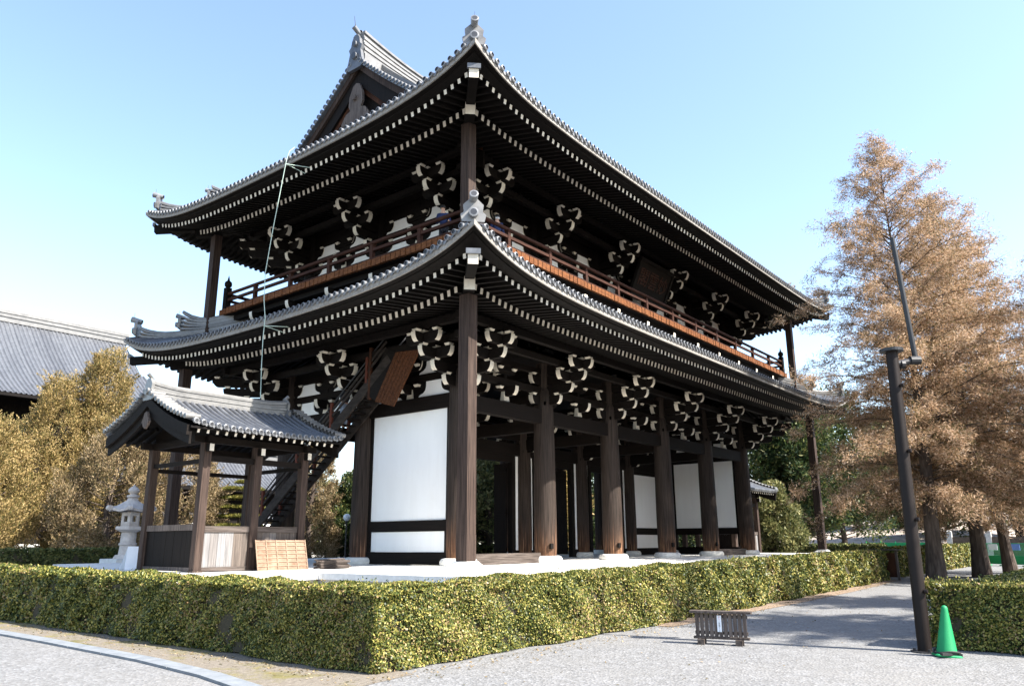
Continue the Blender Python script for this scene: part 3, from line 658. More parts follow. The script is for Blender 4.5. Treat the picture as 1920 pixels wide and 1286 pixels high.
def main_ridge():
    mb=MB(); cp=MB(); x0,x1=XG+.0,W-XG; N=60; zb=curve(yc)-.25
    sag=lambda x:.42*(1-min(1,min(x-x0,x1-x)/4.5))**2
    lays=[(.46,0,.30),(.40,.30,.42),(.44,.42,.50),(.36,.50,.62),(.40,.62,.70),(.34,.70,.82),(.38,.82,.90),(.33,.90,1.02),(.40,1.02,1.12)]
    for w2,a,b in lays:
        vs=[]
        for i in range(N+1):
            x=x0+(x1-x0)*i/N; s_=sag(x)
            vs+=[(x,yc-w2,zb+a+s_*a),(x,yc+w2,zb+a+s_*a),(x,yc+w2,zb+b+s_*b-.004),(x,yc-w2,zb+b+s_*b-.004)]
        mb.add(vs,[(i*4+j,(i+1)*4+j,(i+1)*4+(j+1)%4,i*4+(j+1)%4) for i in range(N) for j in range(4)]+[(3,2,1,0),(N*4,N*4+1,N*4+2,N*4+3)])
    vs=[]
    for i in range(N+1):
        x=x0+(x1-x0)*i/N
        for q in range(9): an=math.pi*q/8; vs.append((x,yc-.2*math.cos(an),zb+1.12+sag(x)*1.1+.17*math.sin(an)))
    mb.add(vs,[(i*9+q,i*9+q+1,(i+1)*9+q+1,(i+1)*9+q) for i in range(N) for q in range(8)])
    for sx,xe in ((-1,x0),(1,x1)):
        pl_=[(-.55,-.45),(-.80,-.35),(-.62,.1),(-.50,.55),(-.62,.80),(-.42,.95),(-.36,1.25),(-.15,1.55),(.15,1.55),(.36,1.25),(.42,.95),(.62,.80),(.50,.55),(.62,.1),(.80,-.35),(.55,-.45)]
        oni=MB(); oni.prism([(xe+sx*.02,yc+a*.7,zb+.1+b*.86) for a,b in pl_],(sx*.16,0,0)); obj('ridge_end',oni,'tile',upper_roof)
        for zz,rr_ in ((.35,.17),(.95,.13)):
            f=Vector((xe+sx*.18,yc,zb+zz)); g=f+Vector((sx*.10,0,0)); cp.cyl(f,g,rr_,rr_,12,0,True,1)
        obj('round_tile_end',cp,['tile_cap','tile_dark'],upper_roof); cp=MB(); f=Vector((xe-sx*.3,yc,zb+1.40)); g=f+Vector((sx*.62,0,.36)); cp.cyl(f,g,.09,.12,12,0,True,1)
        cp.cyl(g-Vector((sx*.1,0,0)),g+Vector((0,0,.55)),.02,.008,6,1); obj('ridge_finial',cp,['tile_cap','tile_dark'],upper_roof); cp=MB()
    obj('ridge',mb,'ridge',upper_roof)
main_ridge()
# ---------------- upper storey body and balcony ----------------
for x in UX:
    for y in UY:
        mb=MB(); mb.lathe((x,y,0),[(.36,11.0),(.36,13.9),(.33,14.25),(.28,14.28),(.28,15.5)],16); smooth_angle(obj('upper_pillar',mb,'wood_v',G))
def upper_walls():
    brd=MB(); pls=MB(); bm=MB()
    def seg(side,a,b):
        def B(mb,z0,z1,t,off=0):
            if side in 'fb':
                y={'f':.4,'b':9.8}[side]; mb.box(a+.3,b-.3,y-t,y+t,z0,z1)
            else:
                x={'l':.4,'r':25.1}[side]; mb.box(x-t,x+t,a+.3,b-.3,z0,z1)
        B(brd,11.0,13.0,.05); B(brd,13.444,14.14,.045); B(brd,14.404,14.94,.045); B(brd,15.164,15.5,.04); B(bm,13.0,13.44,.16); B(bm,14.145,14.40,.11); B(bm,14.945,15.16,.11)
        c={'f':.4,'b':9.8,'l':.4,'r':25.1}[side]; bells(None,side,c,a,b,13.52,.60,.07); bells(None,side,c,a,b,14.44,.48,.07); pls=MB(); B(pls,12.62,12.92,.06); obj('wall_panel',pls,'plaster',G)
    for a,b in zip(UX[:-1],UX[1:]): seg('f',a,b); seg('b',a,b)
    for a,b in zip(UY[:-1],UY[1:]): seg('l',a,b); seg('r',a,b)
    obj('wall_board',brd,'wood_v',G); obj('tie_beam',bm,'wood_b',G)
    mb=MB(); mb.box(.45,25.05,.45,9.75,15.5,15.6); obj('ceiling',mb,'soffit',G)
upper_walls()
BQ=2.42
bal=part('balcony','wood_b',lambda mb:(mb.box(-BQ+.05,W+BQ-.05,-BQ+.05,.2,11.66,11.84),mb.box(-BQ+.05,W+BQ-.05,D-.2,D+BQ-.05,11.66,11.84),mb.box(-BQ+.05,.2,.204,D-.204,11.66,11.84),mb.box(W-.2,W+BQ-.05,.204,D-.204,11.66,11.84)))
mb=MB()
for (a0,a1,f) in ((-BQ,W+BQ,0),(-BQ,W+BQ,1),(-BQ,D+BQ,2),(-BQ,D+BQ,3)):
    n=int((a1-a0)/.26)
    for i in range(n):
        t0=a0+(a1-a0)*i/n+.018; t1=a0+(a1-a0)*(i+1)/n-.018; j=random.uniform(0,.03)
        z0,z1=11.67+random.uniform(0,.01),11.93
        if f==0: mb.box(t0,t1,-BQ-.05-j,-BQ+.05,z0,z1)
        elif f==1: mb.box(t0,t1,D+BQ-.05,D+BQ+.05+j,z0,z1)
        elif f==2: mb.box(-BQ-.05-j,-BQ+.05,t0,t1,z0,z1)
        else: mb.box(W+BQ-.05,W+BQ+.05+j,t0,t1,z0,z1)
obj('floor_edge',mb,'orange_wood',bal)
R_=2.25
def rails():
    mb=MB()
    for z,h,wd,e in ((12.02,.13,.14,0),(12.42,.11,.11,0)):
        for y in (-R_,D+R_): mb.box(-R_+.1,W+R_-.1,y-wd/2,y+wd/2,z-h/2,z+h/2)
        for x in (-R_,W+R_): mb.box(x-wd/2,x+wd/2,-R_+.1,D+R_-.1,z-h/2,z+h/2)
    for y in (-R_,D+R_): mb.cyl((-R_+.1,y,12.72),(W+R_-.1,y,12.72),.075,.075,10)
    for x in (-R_,W+R_): mb.cyl((x,-R_+.1,12.72),(x,D+R_-.1,12.72),.075,.075,10)
    obj('railing',mb,'rail_wood',bal)
    def rp(x,y):
        mb=MB(); mb.box(x-.075,x+.075,y-.075,y+.075,11.85,12.60); mb.frus((x,y),.12,.22,12.60,12.66); obj('railing_post',mb,'rail_wood',bal)
    for i in range(11):
        for y in (-R_,D+R_): rp(W/2+(i-5)*2.55,y)
    for i in range(5):
        for x in (-R_,W+R_): rp(x,D/2+(i-2)*2.55)
    for x in (-R_,W+R_):
        for y in (-R_,D+R_):
            mb=MB(); mb.box(x-.13,x+.13,y-.13,y+.13,11.85,13.02); mb.lathe((x,y,13.02),[(.10,0),(.10,.05),(.15,.08),(.17,.18),(.15,.28),(.06,.36),(.03,.50),(.004,.62)],14); obj('railing_post',mb,'wood_v',bal)
rails()
def underside():
    mb=MB(); br=MB()
    mb.box(-.9,W+.9,-1.0,-.8,10.9,11.64); mb.box(-.9,W+.9,D+.8,D+1.0,10.9,11.64); mb.box(-1.0,-.8,-.9,D+.9,10.903,11.643); mb.box(W+.8,W+1.0,-.9,D+.9,10.903,11.643)
    for q in (2.0,): 
        mb.box(-q-.1,W+q+.1,-q-.1,-q+.1,11.45,11.655); mb.box(-q-.1,W+q+.1,D+q-.1,D+q+.1,11.45,11.655); mb.box(-q-.1,-q+.1,-q+.11,D+q-.11,11.45,11.655); mb.box(W+q-.1,W+q+.1,-q+.11,D+q-.11,11.45,11.655)
    for i in range(11):
        x=W/2+(i-5)*2.6
        for y,d in ((-.9,(0,-1)),(D+.9,(0,1))): br=MB(); arm(br,(x,y,0),d,1.45,11.10); arm(br,(x,y,0),d,.95,10.8); obj('floor_bracket',br,['wood_b','white_bracket'],bal)
    for i in range(5):
        y=D/2+(i-2)*2.6
        for x,d in ((-.9,(-1,0)),(W+.9,(1,0))): br=MB(); arm(br,(x,y,0),d,1.45,11.10); arm(br,(x,y,0),d,.95,10.8); obj('floor_bracket',br,['wood_b','white_bracket'],bal)
    obj('floor_beam',mb,'wood_b',bal)
underside()
# name board under the upper eave
def nameboard():
    c=Vector((12.75,-1.25,14.25)); tilt=math.radians(24); up=Vector((0,-math.sin(tilt),math.cos(tilt))); nrm=Vector((0,-math.cos(tilt),-math.sin(tilt)))
    mb=MB(); hw,hh=1.55,.78
    P=lambda a,b,t:c+Vector((a,0,0))+up*b+nrm*t
    mb.prism([P(-hw,-hh,0),P(hw,-hh,0),P(hw,hh,0),P(-hw,hh,0)],nrm*.06)
    nb=obj('name_board',mb,'wood_x',G)
    mb=MB(); t=.16
    for a0,a1,b0,b1 in ((-hw-t,hw+t,hh,hh+t),(-hw-t,hw+t,-hh-t,-hh),(-hw-t,-hw,-hh,hh),(hw,hw+t,-hh,hh)):
        mb.prism([P(a0,b0,-.01),P(a1,b0,-.01),P(a1,b1,-.01),P(a0,b1,-.01)],nrm*.14)
    obj('frame',mb,'wood_b',nb)
    cu=bpy.data.curves.new('lettering','FONT'); cu.body='閣雲妙'; cu.size=.95; cu.extrude=.012; cu.align_x='CENTER'; cu.align_y='CENTER'
    tmp=bpy.data.objects.new('tmp',cu); C.objects.link(tmp); bpy.context.view_layer.update()
    me=bpy.data.meshes.new_from_object(tmp.evaluated_get(bpy.context.evaluated_depsgraph_get())); bpy.data.objects.remove(tmp)
    me.name='lettering'; me.materials.clear(); me.materials.append(M['grey_wood'])
    for v in me.vertices:
        a,b,z=v.co; p=P(a,b,.07+z)-org(nb); v.co=p
    me.materials.clear(); me.materials.append(M['rail_wood']); o=bpy.data.objects.new('lettering',me); C.objects.link(o); o.parent=nb
nameboard()
# ---------------- stair pavilions ----------------
def pavilion(loc,label,fx,fy,zoff,detail=True):
    P0=empty('stair_pavilion',loc,label,'pavilion')
    xs=[fx(-6.4),fx(-4.4),fx(-2.4)]; ys=[fy(5.8),fy(9.3)]
    fl=lambda a,b:(min(a,b),max(a,b))
    for x in xs:
        for y in ys:
            mb=MB(); mb.box(x-.14,x+.14,y-.14,y+.14,.80,5.02+zoff); mb.box(x-.17,x+.17,y-.17,y+.17,.79,.86)
            p=obj('post',mb,'post',P0)
            if y==ys[0]:
                mb=MB(); mb.box(x-.09,x+.09,y-.36,y-.141,4.72+zoff,4.98+zoff); mb.add([(x-.08,y-.362,4.73+zoff),(x+.08,y-.362,4.73+zoff),(x+.08,y-.362,4.97+zoff),(x-.08,y-.362,4.97+zoff)],[(0,1,2,3)],1)
                obj('beam_end',mb,['wood_b','white_end'],p)
    def B(n,m,*bx):
        mb=MB()
        for b in bx: mb.box(*b)
        return obj(n,mb,m,P0)
    xa,xb=fl(xs[0],xs[2]); xm=xs[1]
    for y in ys:
        B('tie_beam','wood_x',(xa-.5,xb+.5,y-.10,y+.10,5.03+zoff,5.25+zoff)); B('tie_beam','wood_x',(xa+.141,xb-.141,y-.06,y+.06,4.42+zoff,4.62+zoff)) if y==ys[0] else B('tie_beam','wood_x',(xa+.141,xb-.141,y-.06,y+.06,4.22+zoff,4.36+zoff))
    for x in (xs[0],xs[2]):
        B('tie_beam','wood_y',(x-.10,x+.10,ys[0]-.3,ys[1]+.3,5.035+zoff,5.255+zoff)); B('tie_beam','wood_y',(x-.06,x+.06,ys[0]+.141,ys[1]-.141,4.36+zoff,4.50+zoff))
    def boards(axis,c,a,b,z0,z1,mat):
        fr=MB(); t=.05
        bx=(lambda p,q,za,zb,w:(p,q,c-w,c+w,za,zb)) if axis=='x' else (lambda p,q,za,zb,w:(c-w,c+w,p,q,za,zb))
        fr.box(*bx(a,b,z1,z1+.2,.07)); fr.box(*bx(a,b,z0-.13,z0,.07)); wp=obj('wainscot',fr,'grey_wood_x' if axis=='x' else 'grey_wood',P0)
        n=max(3,int((b-a)/.26))
        for k in range(n):
            mb=MB(); d=random.uniform(-.004,.004); bb=bx(a+(b-a)*k/n+.003,a+(b-a)*(k+1)/n-.003,z0+.002,z1-.002,.03)
            bb=tuple(v+(d if (axis=='x' and i in (2,3)) or (axis!='x' and i in (0,1)) else 0) for i,v in enumerate(bb)); mb.box(*bb)
            obj('plank',mb,mat,wp)
    for i in (0,1):
        a,b=fl(xs[i],xs[i+1]); boards('x',ys[0],a+.142,b-.142,.95,2.08,'plank')
    a,b=fl(*ys); boards('y',xs[0],a+.142,b-.142,.95,2.14,'wood_v')
    # roof
    X0,X1=fl(fx(-7.75),fx(-1.46)); Ya,Yb=fl(fy(4.65),fy(10.45)); ym=(Ya+Yb)/2; run=ym-Ya; ze=5.40+zoff
    Z=lambda d:ze+.25*d+.062*d*d
    def zc(y): return Z(min(y-Ya,Yb-y))
    cx=(X0+X1)/2; hl=(X1-X0)/2
    lift=lambda x:.16*max(0,(abs(x-cx)-hl+2.0)/2.0)**2
    pt=.266; n=int((X1-X0-.3)/pt); off=(X1-X0-n*pt)/2; roof=None
    for sgn,yE in ((1,Ya),(-1,Yb)):
        pan=MB(); cov=MB(); cap=MB(); vs=[]; NX=40; ND=8
        for i in range(NX+1):
            x=X0+(X1-X0)*i/NX
            for j in range(ND+1): d=-.03+(run+.03)*j/ND; vs.append((x,yE+sgn*d,Z(d)+lift(x)))
        f=[(i*(ND+1)+j,(i+1)*(ND+1)+j,(i+1)*(ND+1)+j+1,i*(ND+1)+j+1) for i in range(NX) for j in range(ND)]
        pan.add(vs,f if sgn>0 else [q[::-1] for q in f])
        for i in range(n+1):
            x=X0+off+i*pt; m=6; ns=8; vs=[]
            for j in range(ns+1):
                d=-.06+(run+.06)*j/ns
                for q in range(m+1):
                    an=math.pi*q/m; vs.append((x-.080*math.cos(an)*sgn,yE+sgn*d,Z(d)+lift(x)+.02+.085*math.sin(an)))
            cov.add(vs,[(j*(m+1)+q,j*(m+1)+q+1,(j+1)*(m+1)+q+1,(j+1)*(m+1)+q) for j in range(ns) for q in range(m)])
            e=Vector((x,yE-sgn*.02,Z(0)+lift(x)+.02)); g=e-Vector((0,sgn*.08,0)); d=Vector((0,-sgn,0))
            cap.cyl(e,g,.095,.095,12,0,False); cap.cyl(g,g+d*.012,.095,.066,12,0,False); cap.cyl(g+d*.012,g-d*.014,.066,.055,12,1,True,1)
            if i<n:
                a=Vector((x+.07,yE-sgn*.035,Z(0)+lift(x)+.0)); b=a+Vector((pt-.14,0,0)); mid=(a+b)/2
                cap.add([a,b,b-Vector((0,0,.05)),mid-Vector((0,0,.10)),a-Vector((0,0,.05))],[(0,1,2,3,4)],0)
        rf=obj('roof',pan,'tile',P0); roof=roof or rf; smooth_angle(obj('cover_tiles',cov,'tile',rf),60); smooth_angle(obj('eave_tiles',cap,['tile_cap','tile_dark'],rf),50)
    for sx,xe in ((-1,X0),(1,X1)):
        vt=MB(); ysl=[]; y=Ya+.1
        while y<ym: ysl.append(y); y+=.225
        for y in ysl+[Ya+Yb-t for t in ysl]:
            z=zc(y)+lift(xe)+.10; e=Vector((xe-sx*.42,y,z+.01)); f=Vector((xe+sx*.10,y,z)); d=(f-e).normalized()
            vt.cyl(e,f,.088,.088,10,0,False); vt.cyl(f,f+d*.01,.088,.06,10,2,False); vt.cyl(f+d*.01,f-d*.012,.06,.05,10,1,True,1)
        smooth_angle(obj('verge_tiles',vt,['ridge','tile_dark','tile_cap'],roof),50)
    for sx,xe in ((-1,X0),(1,X1)):
        N=24; bb=MB()
        for (xa_,xb_,za,zb) in ((xe-sx*.02,xe-sx*.12,-.34,.0),(xe-sx*.125,xe-sx*.20,-.62,-.22)):
            for i in range(N):
                a=Ya+.1+(Yb-Ya-.2)*i/N; b=Ya+.1+(Yb-Ya-.2)*(i+1)/N; q=[]
                for zz in (za,zb): q+=[(xa_,a,zc(a)+zz),(xb_,a,zc(a)+zz),(xb_,b,zc(b)+zz),(xa_,b,zc(b)+zz)]
                bb.add(q,[(3,2,1,0),(4,5,6,7),(0,1,5,4),(2,3,7,6),(1,2,6,5),(3,0,4,7)])
        obj('barge_board',bb,'wood_b',roof)
    for sx,xe in ((-1,X0),(1,X1)):
        pd=MB(); hz=zc(ym)-.52; hf=[(0,0),(.10,-.05),(.17,-.22),(.24,-.36),(.16,-.48),(.08,-.55),(0,-.60)]
        pd.prism([(xe-sx*.01,ym+a,hz+b) for a,b in hf]+[(xe-sx*.01,ym-a,hz+b) for a,b in hf[-2:0:-1]],(-sx*.08,0,0))
        obj('gable_pendant',pd,'grey_wood',roof)
    rd=MB(); N=20; ra,rb=X0+.10,X1-.75 if fx(0)>fx(-1) else X1-.1
    if fx(0)<fx(-1): ra,rb=X0+.75,X1-.1
    rs=lambda x:.10*max(0,(abs(x-(ra+rb)/2)-(rb-ra)/2+1.2)/1.2)**2
    for l in range(5):
        w2=.19 if l%2==0 else .165; a=zc(ym)-.05+.092*l; b=a+.088; vs=[]
        for i in range(N+1):
            x=ra+(rb-ra)*i/N; e=rs(x)*(l+1)/5
            vs+=[(x,ym-w2,a+e),(x,ym+w2,a+e),(x,ym+w2,b+e),(x,ym-w2,b+e)]
        rd.add(vs,[(i*4+j,(i+1)*4+j,(i+1)*4+(j+1)%4,i*4+(j+1)%4) for i in range(N) for j in range(4)]+[(3,2,1,0),(N*4,N*4+1,N*4+2,N*4+3)])
    vs=[]
    for i in range(N+1):
        x=ra+(rb-ra)*i/N
        for q in range(7): an=math.pi*q/6; vs.append((x,ym-.12*math.cos(an),zc(ym)+.41+rs(x)+.09*math.sin(an)))
    rd.add(vs,[(i*7+q,i*7+q+1,(i+1)*7+q+1,(i+1)*7+q) for i in range(N) for q in range(6)])
    for sx,xe in ((-1,ra),(1,rb)):
        pl_=[(-.30,-.15),(-.34,.1),(-.22,.22),(-.24,.42),(-.10,.62),(.10,.62),(.24,.42),(.22,.22),(.34,.1),(.30,-.15)]
        rd.prism([(xe+sx*.01,ym+a,zc(ym)+.02+b) for a,b in pl_],(sx*.10,0,0)); rd.cyl((xe+sx*.1,ym,zc(ym)+.15),(xe+sx*.2,ym,zc(ym)+.15),.10,.10,10)
        rd.cyl((xe-sx*.05,ym,zc(ym)+.60),(xe+sx*.16,ym,zc(ym)+.78),.05,.07,10)
    obj('ridge',rd,'ridge',roof)
    n=17
    for sgn,yE in ((1,Ya),(-1,Yb)):
        sf=MB(); sf.add([(X0+.13,yE+sgn*.03,Z(0)-.07),(X1-.13,yE+sgn*.03,Z(0)-.07),(X1-.13,ym,Z(run)-.20),(X0+.13,ym,Z(run)-.20)],[(0,1,2,3)]); sf.box(X0+.1,X1-.1,yE+sgn*.02-.03,yE+sgn*.02+.03,Z(0)-.085,Z(0)-.02); obj('soffit',sf,'soffit',roof)
        for i in range(n):
            x=X0+.45+(X1-X0-.9)*i/(n-1); mb=MB(); mb.beam((x,yE+sgn*1.6,Z(1.6)-.22),(x,yE+sgn*.14,Z(.1)-.17),.085,.12,0,1); obj('rafter',mb,['soffit','white_end'],roof)
    for x in (xs[0],xs[2]):
        gw=MB(); ys_=[ys[0]+(ys[1]-ys[0])*i/12 for i in range(13)]
        gw.add([(x,y,5.24+zoff) for y in ys_]+[(x,y,zc(y)-.2) for y in ys_],[(i,i+1,14+i,13+i) for i in range(12)])
        obj('gable_wall',gw,'wood_y',P0)
    return P0
pv=pavilion((-4.4,7.55,.80),'small open timber stair pavilion with a curved grey tiled roof left of the gate',lambda x:x,lambda y:y,0)
pv.location=(-6.61,3.93,FZ); pv.scale=(.862,)*3
pavilion((30.8,3.95,.80),'tiled stair pavilion half hidden beyond the last pillar of the gate',lambda x:26.4-x,lambda y:y-3.6,-.45)
# ---------------- staircase up the gate's left end ----------------
ST=empty('staircase',(-.95,11,.80),'steep covered timber staircase with metal handrails climbing the left end of the gate','staircase')
sz=lambda y:2.4+.767*(9.8-y)     # underside of the stringer
XA,XB=-1.40,-.52
for x in (XA,XB):
    mb=MB(); mb.beam((x,11.6,sz(11.6)+.19),(x,2.3,sz(2.3)+.19),.09,.38); obj('stringer',mb,'stair_wood',ST)
k=0; y=11.6
while y>2.4:
    mb=MB(); mb.box(XA+.046,XB-.046,y-.16,y+.14,sz(y)+.20,sz(y)+.25); obj('step',mb,'wood_x',ST); y-=.29
for x in (XA,XB):
    for yy in (9.75,7.6,5.55,3.55):
        mb=MB(); mb.box(x-.055,x+.055,yy-.055,yy+.055,sz(yy)+.36,sz(yy)+1.36); obj('railing_post',mb,'redpost',ST)
    for dz,m,r in ((.78,'stair_wood',.035),(1.02,'stair_wood',.045)):
        mb=MB(); mb.beam((x,11.3,sz(11.3)+dz),(x,2.5,sz(2.5)+dz),.05,.09); obj('rail',mb,m,ST)
    mb=MB(); mb.tube([(x+.05,10.9,sz(10.9)+1.05),(x+.05,10.8,sz(10.8)+1.32),(x+.05,2.2,sz(2.2)+1.32)],.028,8); obj('handrail',mb,'blacksteel' if x==XA else 'silver',ST)
# boarded casing of the top flight
L0,L1,R0,R1=Vector((-1.47,2.98,6.77)),Vector((-1.47,1.93,8.49)),Vector((-1.47,1.95,6.47)),Vector((-1.47,.66,8.40))
for k in range(6):
    mb=MB(); t0,t1=k/6+.008,(k+1)/6-.008; mb.prism([L0.lerp(R0,t0),L0.lerp(R0,t1),L1.lerp(R1,t1),L1.lerp(R1,t0)],(.05+.008*(k%2),0,0)); obj('casing_board',mb,'casing',ST)
mb=MB(); mb.prism([(-1.44,3.0,6.8),(-1.44,1.95,8.5),(-1.44,2.5,8.75),(-1.44,3.5,7.1)],(.5,0,0)); obj('casing_shade_side',mb,'wood_b',ST)  # shade side of the casing, its shade painted in with dark timber
mb=MB(); mb.box(XA-.05,XA+.05,3.3,3.42,6.9,8.9); obj('casing_post',mb,'brown_wood',ST)
# ---------------- hedges ----------------
def hedge(boxes,label,mat='hedge',s0=.0205,group=None):
    cx=np.mean([(b[0]+b[1])/2 for b in boxes]); cy=np.mean([(b[2]+b[3])/2 for b in boxes])
    H=empty('hedge',(boxes[0][0]*.5+boxes[0][1]*.5,boxes[0][2]*.5+boxes[0][3]*.5,0),label,'hedge',group)
    core=MB()
    Cs,Us,Vs=[],[],[]
    for bi,(x0,x1,y0,y1,h0,h1) in enumerate(boxes):
        lx=(x1-x0)>(y1-y0); N=max(2,int(max(x1-x0,y1-y0)/1.0))
        i_=.10; e=.003*bi
        core.box(x0+i_-e,x1-i_+e,y0+i_-e,y1-i_+e,.03,min(h0,h1)-.10-e)  # solid dark box for the inner twigs, added to block light
        def hh(x,y): t=((x-x0)/(x1-x0) if lx else (y-y0)/(y1-y0)); return h0+(h1-h0)*t
        for f in ('x0','x1','y0','y1','t'):
            if f[0]=='x': La=y1-y0; 
            elif f[0]=='y': La=x1-x0
            else: La=max(x1-x0,y1-y0)
            n=max(1,int(La/1.0))
            for k in range(n):
                ta,tb=k/n,(k+1)/n
                if f[0]=='x': px=x0 if f=='x0' else x1; py=y0+(y1-y0)*(ta+tb)/2; ar=(y1-y0)/n*hh(px,py); nr=np.array([-1.,0,0]) if f=='x0' else np.array([1.,0,0])
                elif f[0]=='y': py=y0 if f=='y0' else y1; px=x0+(x1-x0)*(ta+tb)/2; ar=(x1-x0)/n*hh(px,py); nr=np.array([0,-1.,0]) if f=='y0' else np.array([0,1.,0])
                else:
                    px=x0+(x1-x0)*((ta+tb)/2 if lx else .5); py=y0+(y1-y0)*(.5 if lx else (ta+tb)/2); ar=(x1-x0)*(y1-y0)/n; nr=np.array([0,0,1.])
                d=math.hypot(px-CAM.x,py-CAM.y); s=s0*max(1,d/13); back=(nr[0]*(CAM.x-px)+nr[1]*(CAM.y-py))<0 and nr[2]==0
                if back: s*=1.8
                m=int(ar*(1.3 if back else 3.1)/(s*s)); 
                if m<1: continue
                q=RNG.random((m,2)); P=np.empty((m,3)); tt=ta+(tb-ta)*q[:,0]
                if f[0]=='x': P[:,0]=px; P[:,1]=y0+(y1-y0)*tt; hz=h0+(h1-h0)*((0 if f=='x0' else 1) if lx else tt); P[:,2]=q[:,1]*hz
                elif f[0]=='y': P[:,1]=py; P[:,0]=x0+(x1-x0)*tt; hz=h0+(h1-h0)*(tt if lx else (0 if f=='y0' else 1)); P[:,2]=q[:,1]*hz
                else:
                    P[:,0]=x0+(x1-x0)*(tt if lx else q[:,1]); P[:,1]=y0+(y1-y0)*(q[:,1] if lx else tt); P[:,2]=h0+(h1-h0)*tt
                # gentle clipped-hedge undulation and depth scatter
                wob=.05*np.sin(P[:,0]*2.1+P[:,1]*1.7)+.035*np.sin(P[:,0]*5.3-P[:,1]*4.1+P[:,2]*5.0)+.03*np.sin(P[:,2]*9+P[:,0]*3+P[:,1]*7)
                dep=np.abs(RNG.normal(0,.05,m))-.012
                P+=nr*(wob-dep)[:,None]*(1 if nr[2]==0 else .7)
                P[:,2]=np.maximum(P[:,2],.02+RNG.random(m)*.03)
                if not back:      # thin patches where the dark inner box shows through
                    gp=np.sin(P[:,0]*6.1+P[:,2]*4.3+P[:,1]*2.0)*np.sin(P[:,1]*5.7-P[:,2]*6.9+P[:,0]*1.3)+.35*np.sin(P[:,0]*17+P[:,1]*15+P[:,2]*19); keep=(gp>-.72)|(RNG.random(m)<.22); P=P[keep]; m=len(P)
                    if f!='t' and np.ndim(hz): hz=hz[keep]
                nn=unit(nr*0.75+RNG.normal(0,.62,(m,3))+np.array([0,0,.25])); a=unit(np.cross(nn,RNG.normal(0,1,(m,3)))); b=np.cross(nn,a)
                sc=s*RNG.uniform(.65,1.35,m)[:,None]
                Cs.append(P); Us.append(a*sc); Vs.append(b*sc*.55)
                if nr[2]==0 and not back and f!='t':      # sprigs that break the top edge
                    m2=int(m*.03); 
                    if m2:
                        P2=P[:m2].copy(); P2[:,2]=np.array(hz).mean() if np.ndim(hz) else hz; P2[:,2]+=np.abs(RNG.normal(0,.045,m2)); P2-=nr*RNG.uniform(0,.25,m2)[:,None]
                        a2=unit(RNG.normal(0,.5,(m2,3))+np.array([0,0,1.])); b2=unit(np.cross(a2,RNG.normal(0,1,(m2,3)))); Cs.append(P2); Us.append(a2*s*1.1); Vs.append(b2*s*.5)
    obj('twig_core',core,'twigs',H)
    leafobj('leaves',np.concatenate(Cs),np.concatenate(Us),np.concatenate(Vs),mat,H)
    return H
hedge([(-13.1,-4,-10.5,-9.4,1.05,1.11),(-4,1,-10.40,-9.3,1.11,1.14),(1,5,-10.27,-9.2,1.14,1.16),(5,9,-10.12,-9.05,1.16,1.18),(9,13,-9.94,-8.9,1.18,1.2),(13,16.7,-9.75,-8.7,1.2,1.21),(-13.1,-12.0,-9.4,34,1.05,1.30)],'long clipped yellow green hedge turning the corner in front of the stone platform')
hedge([(20.2,43,-9.45,-8.3,1.3,1.35)],'clipped sunlit hedge beyond the small wooden gate, ending at the green barriers')
hedge([(-6.0,-4.9,-27,-15.7,.97,1.0),(-4.9,26,-17.4,-16.3,.98,1.05)],'clipped hedge corner right of the leaning lamp pole, behind the green cone')
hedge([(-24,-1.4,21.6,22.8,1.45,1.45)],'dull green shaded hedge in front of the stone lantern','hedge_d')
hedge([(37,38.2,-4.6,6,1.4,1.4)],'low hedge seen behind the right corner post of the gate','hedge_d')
hedge([(14,33,20.5,21.6,1.35,1.35)],'dark hedge seen through the gate openings behind the platform','hedge_d')
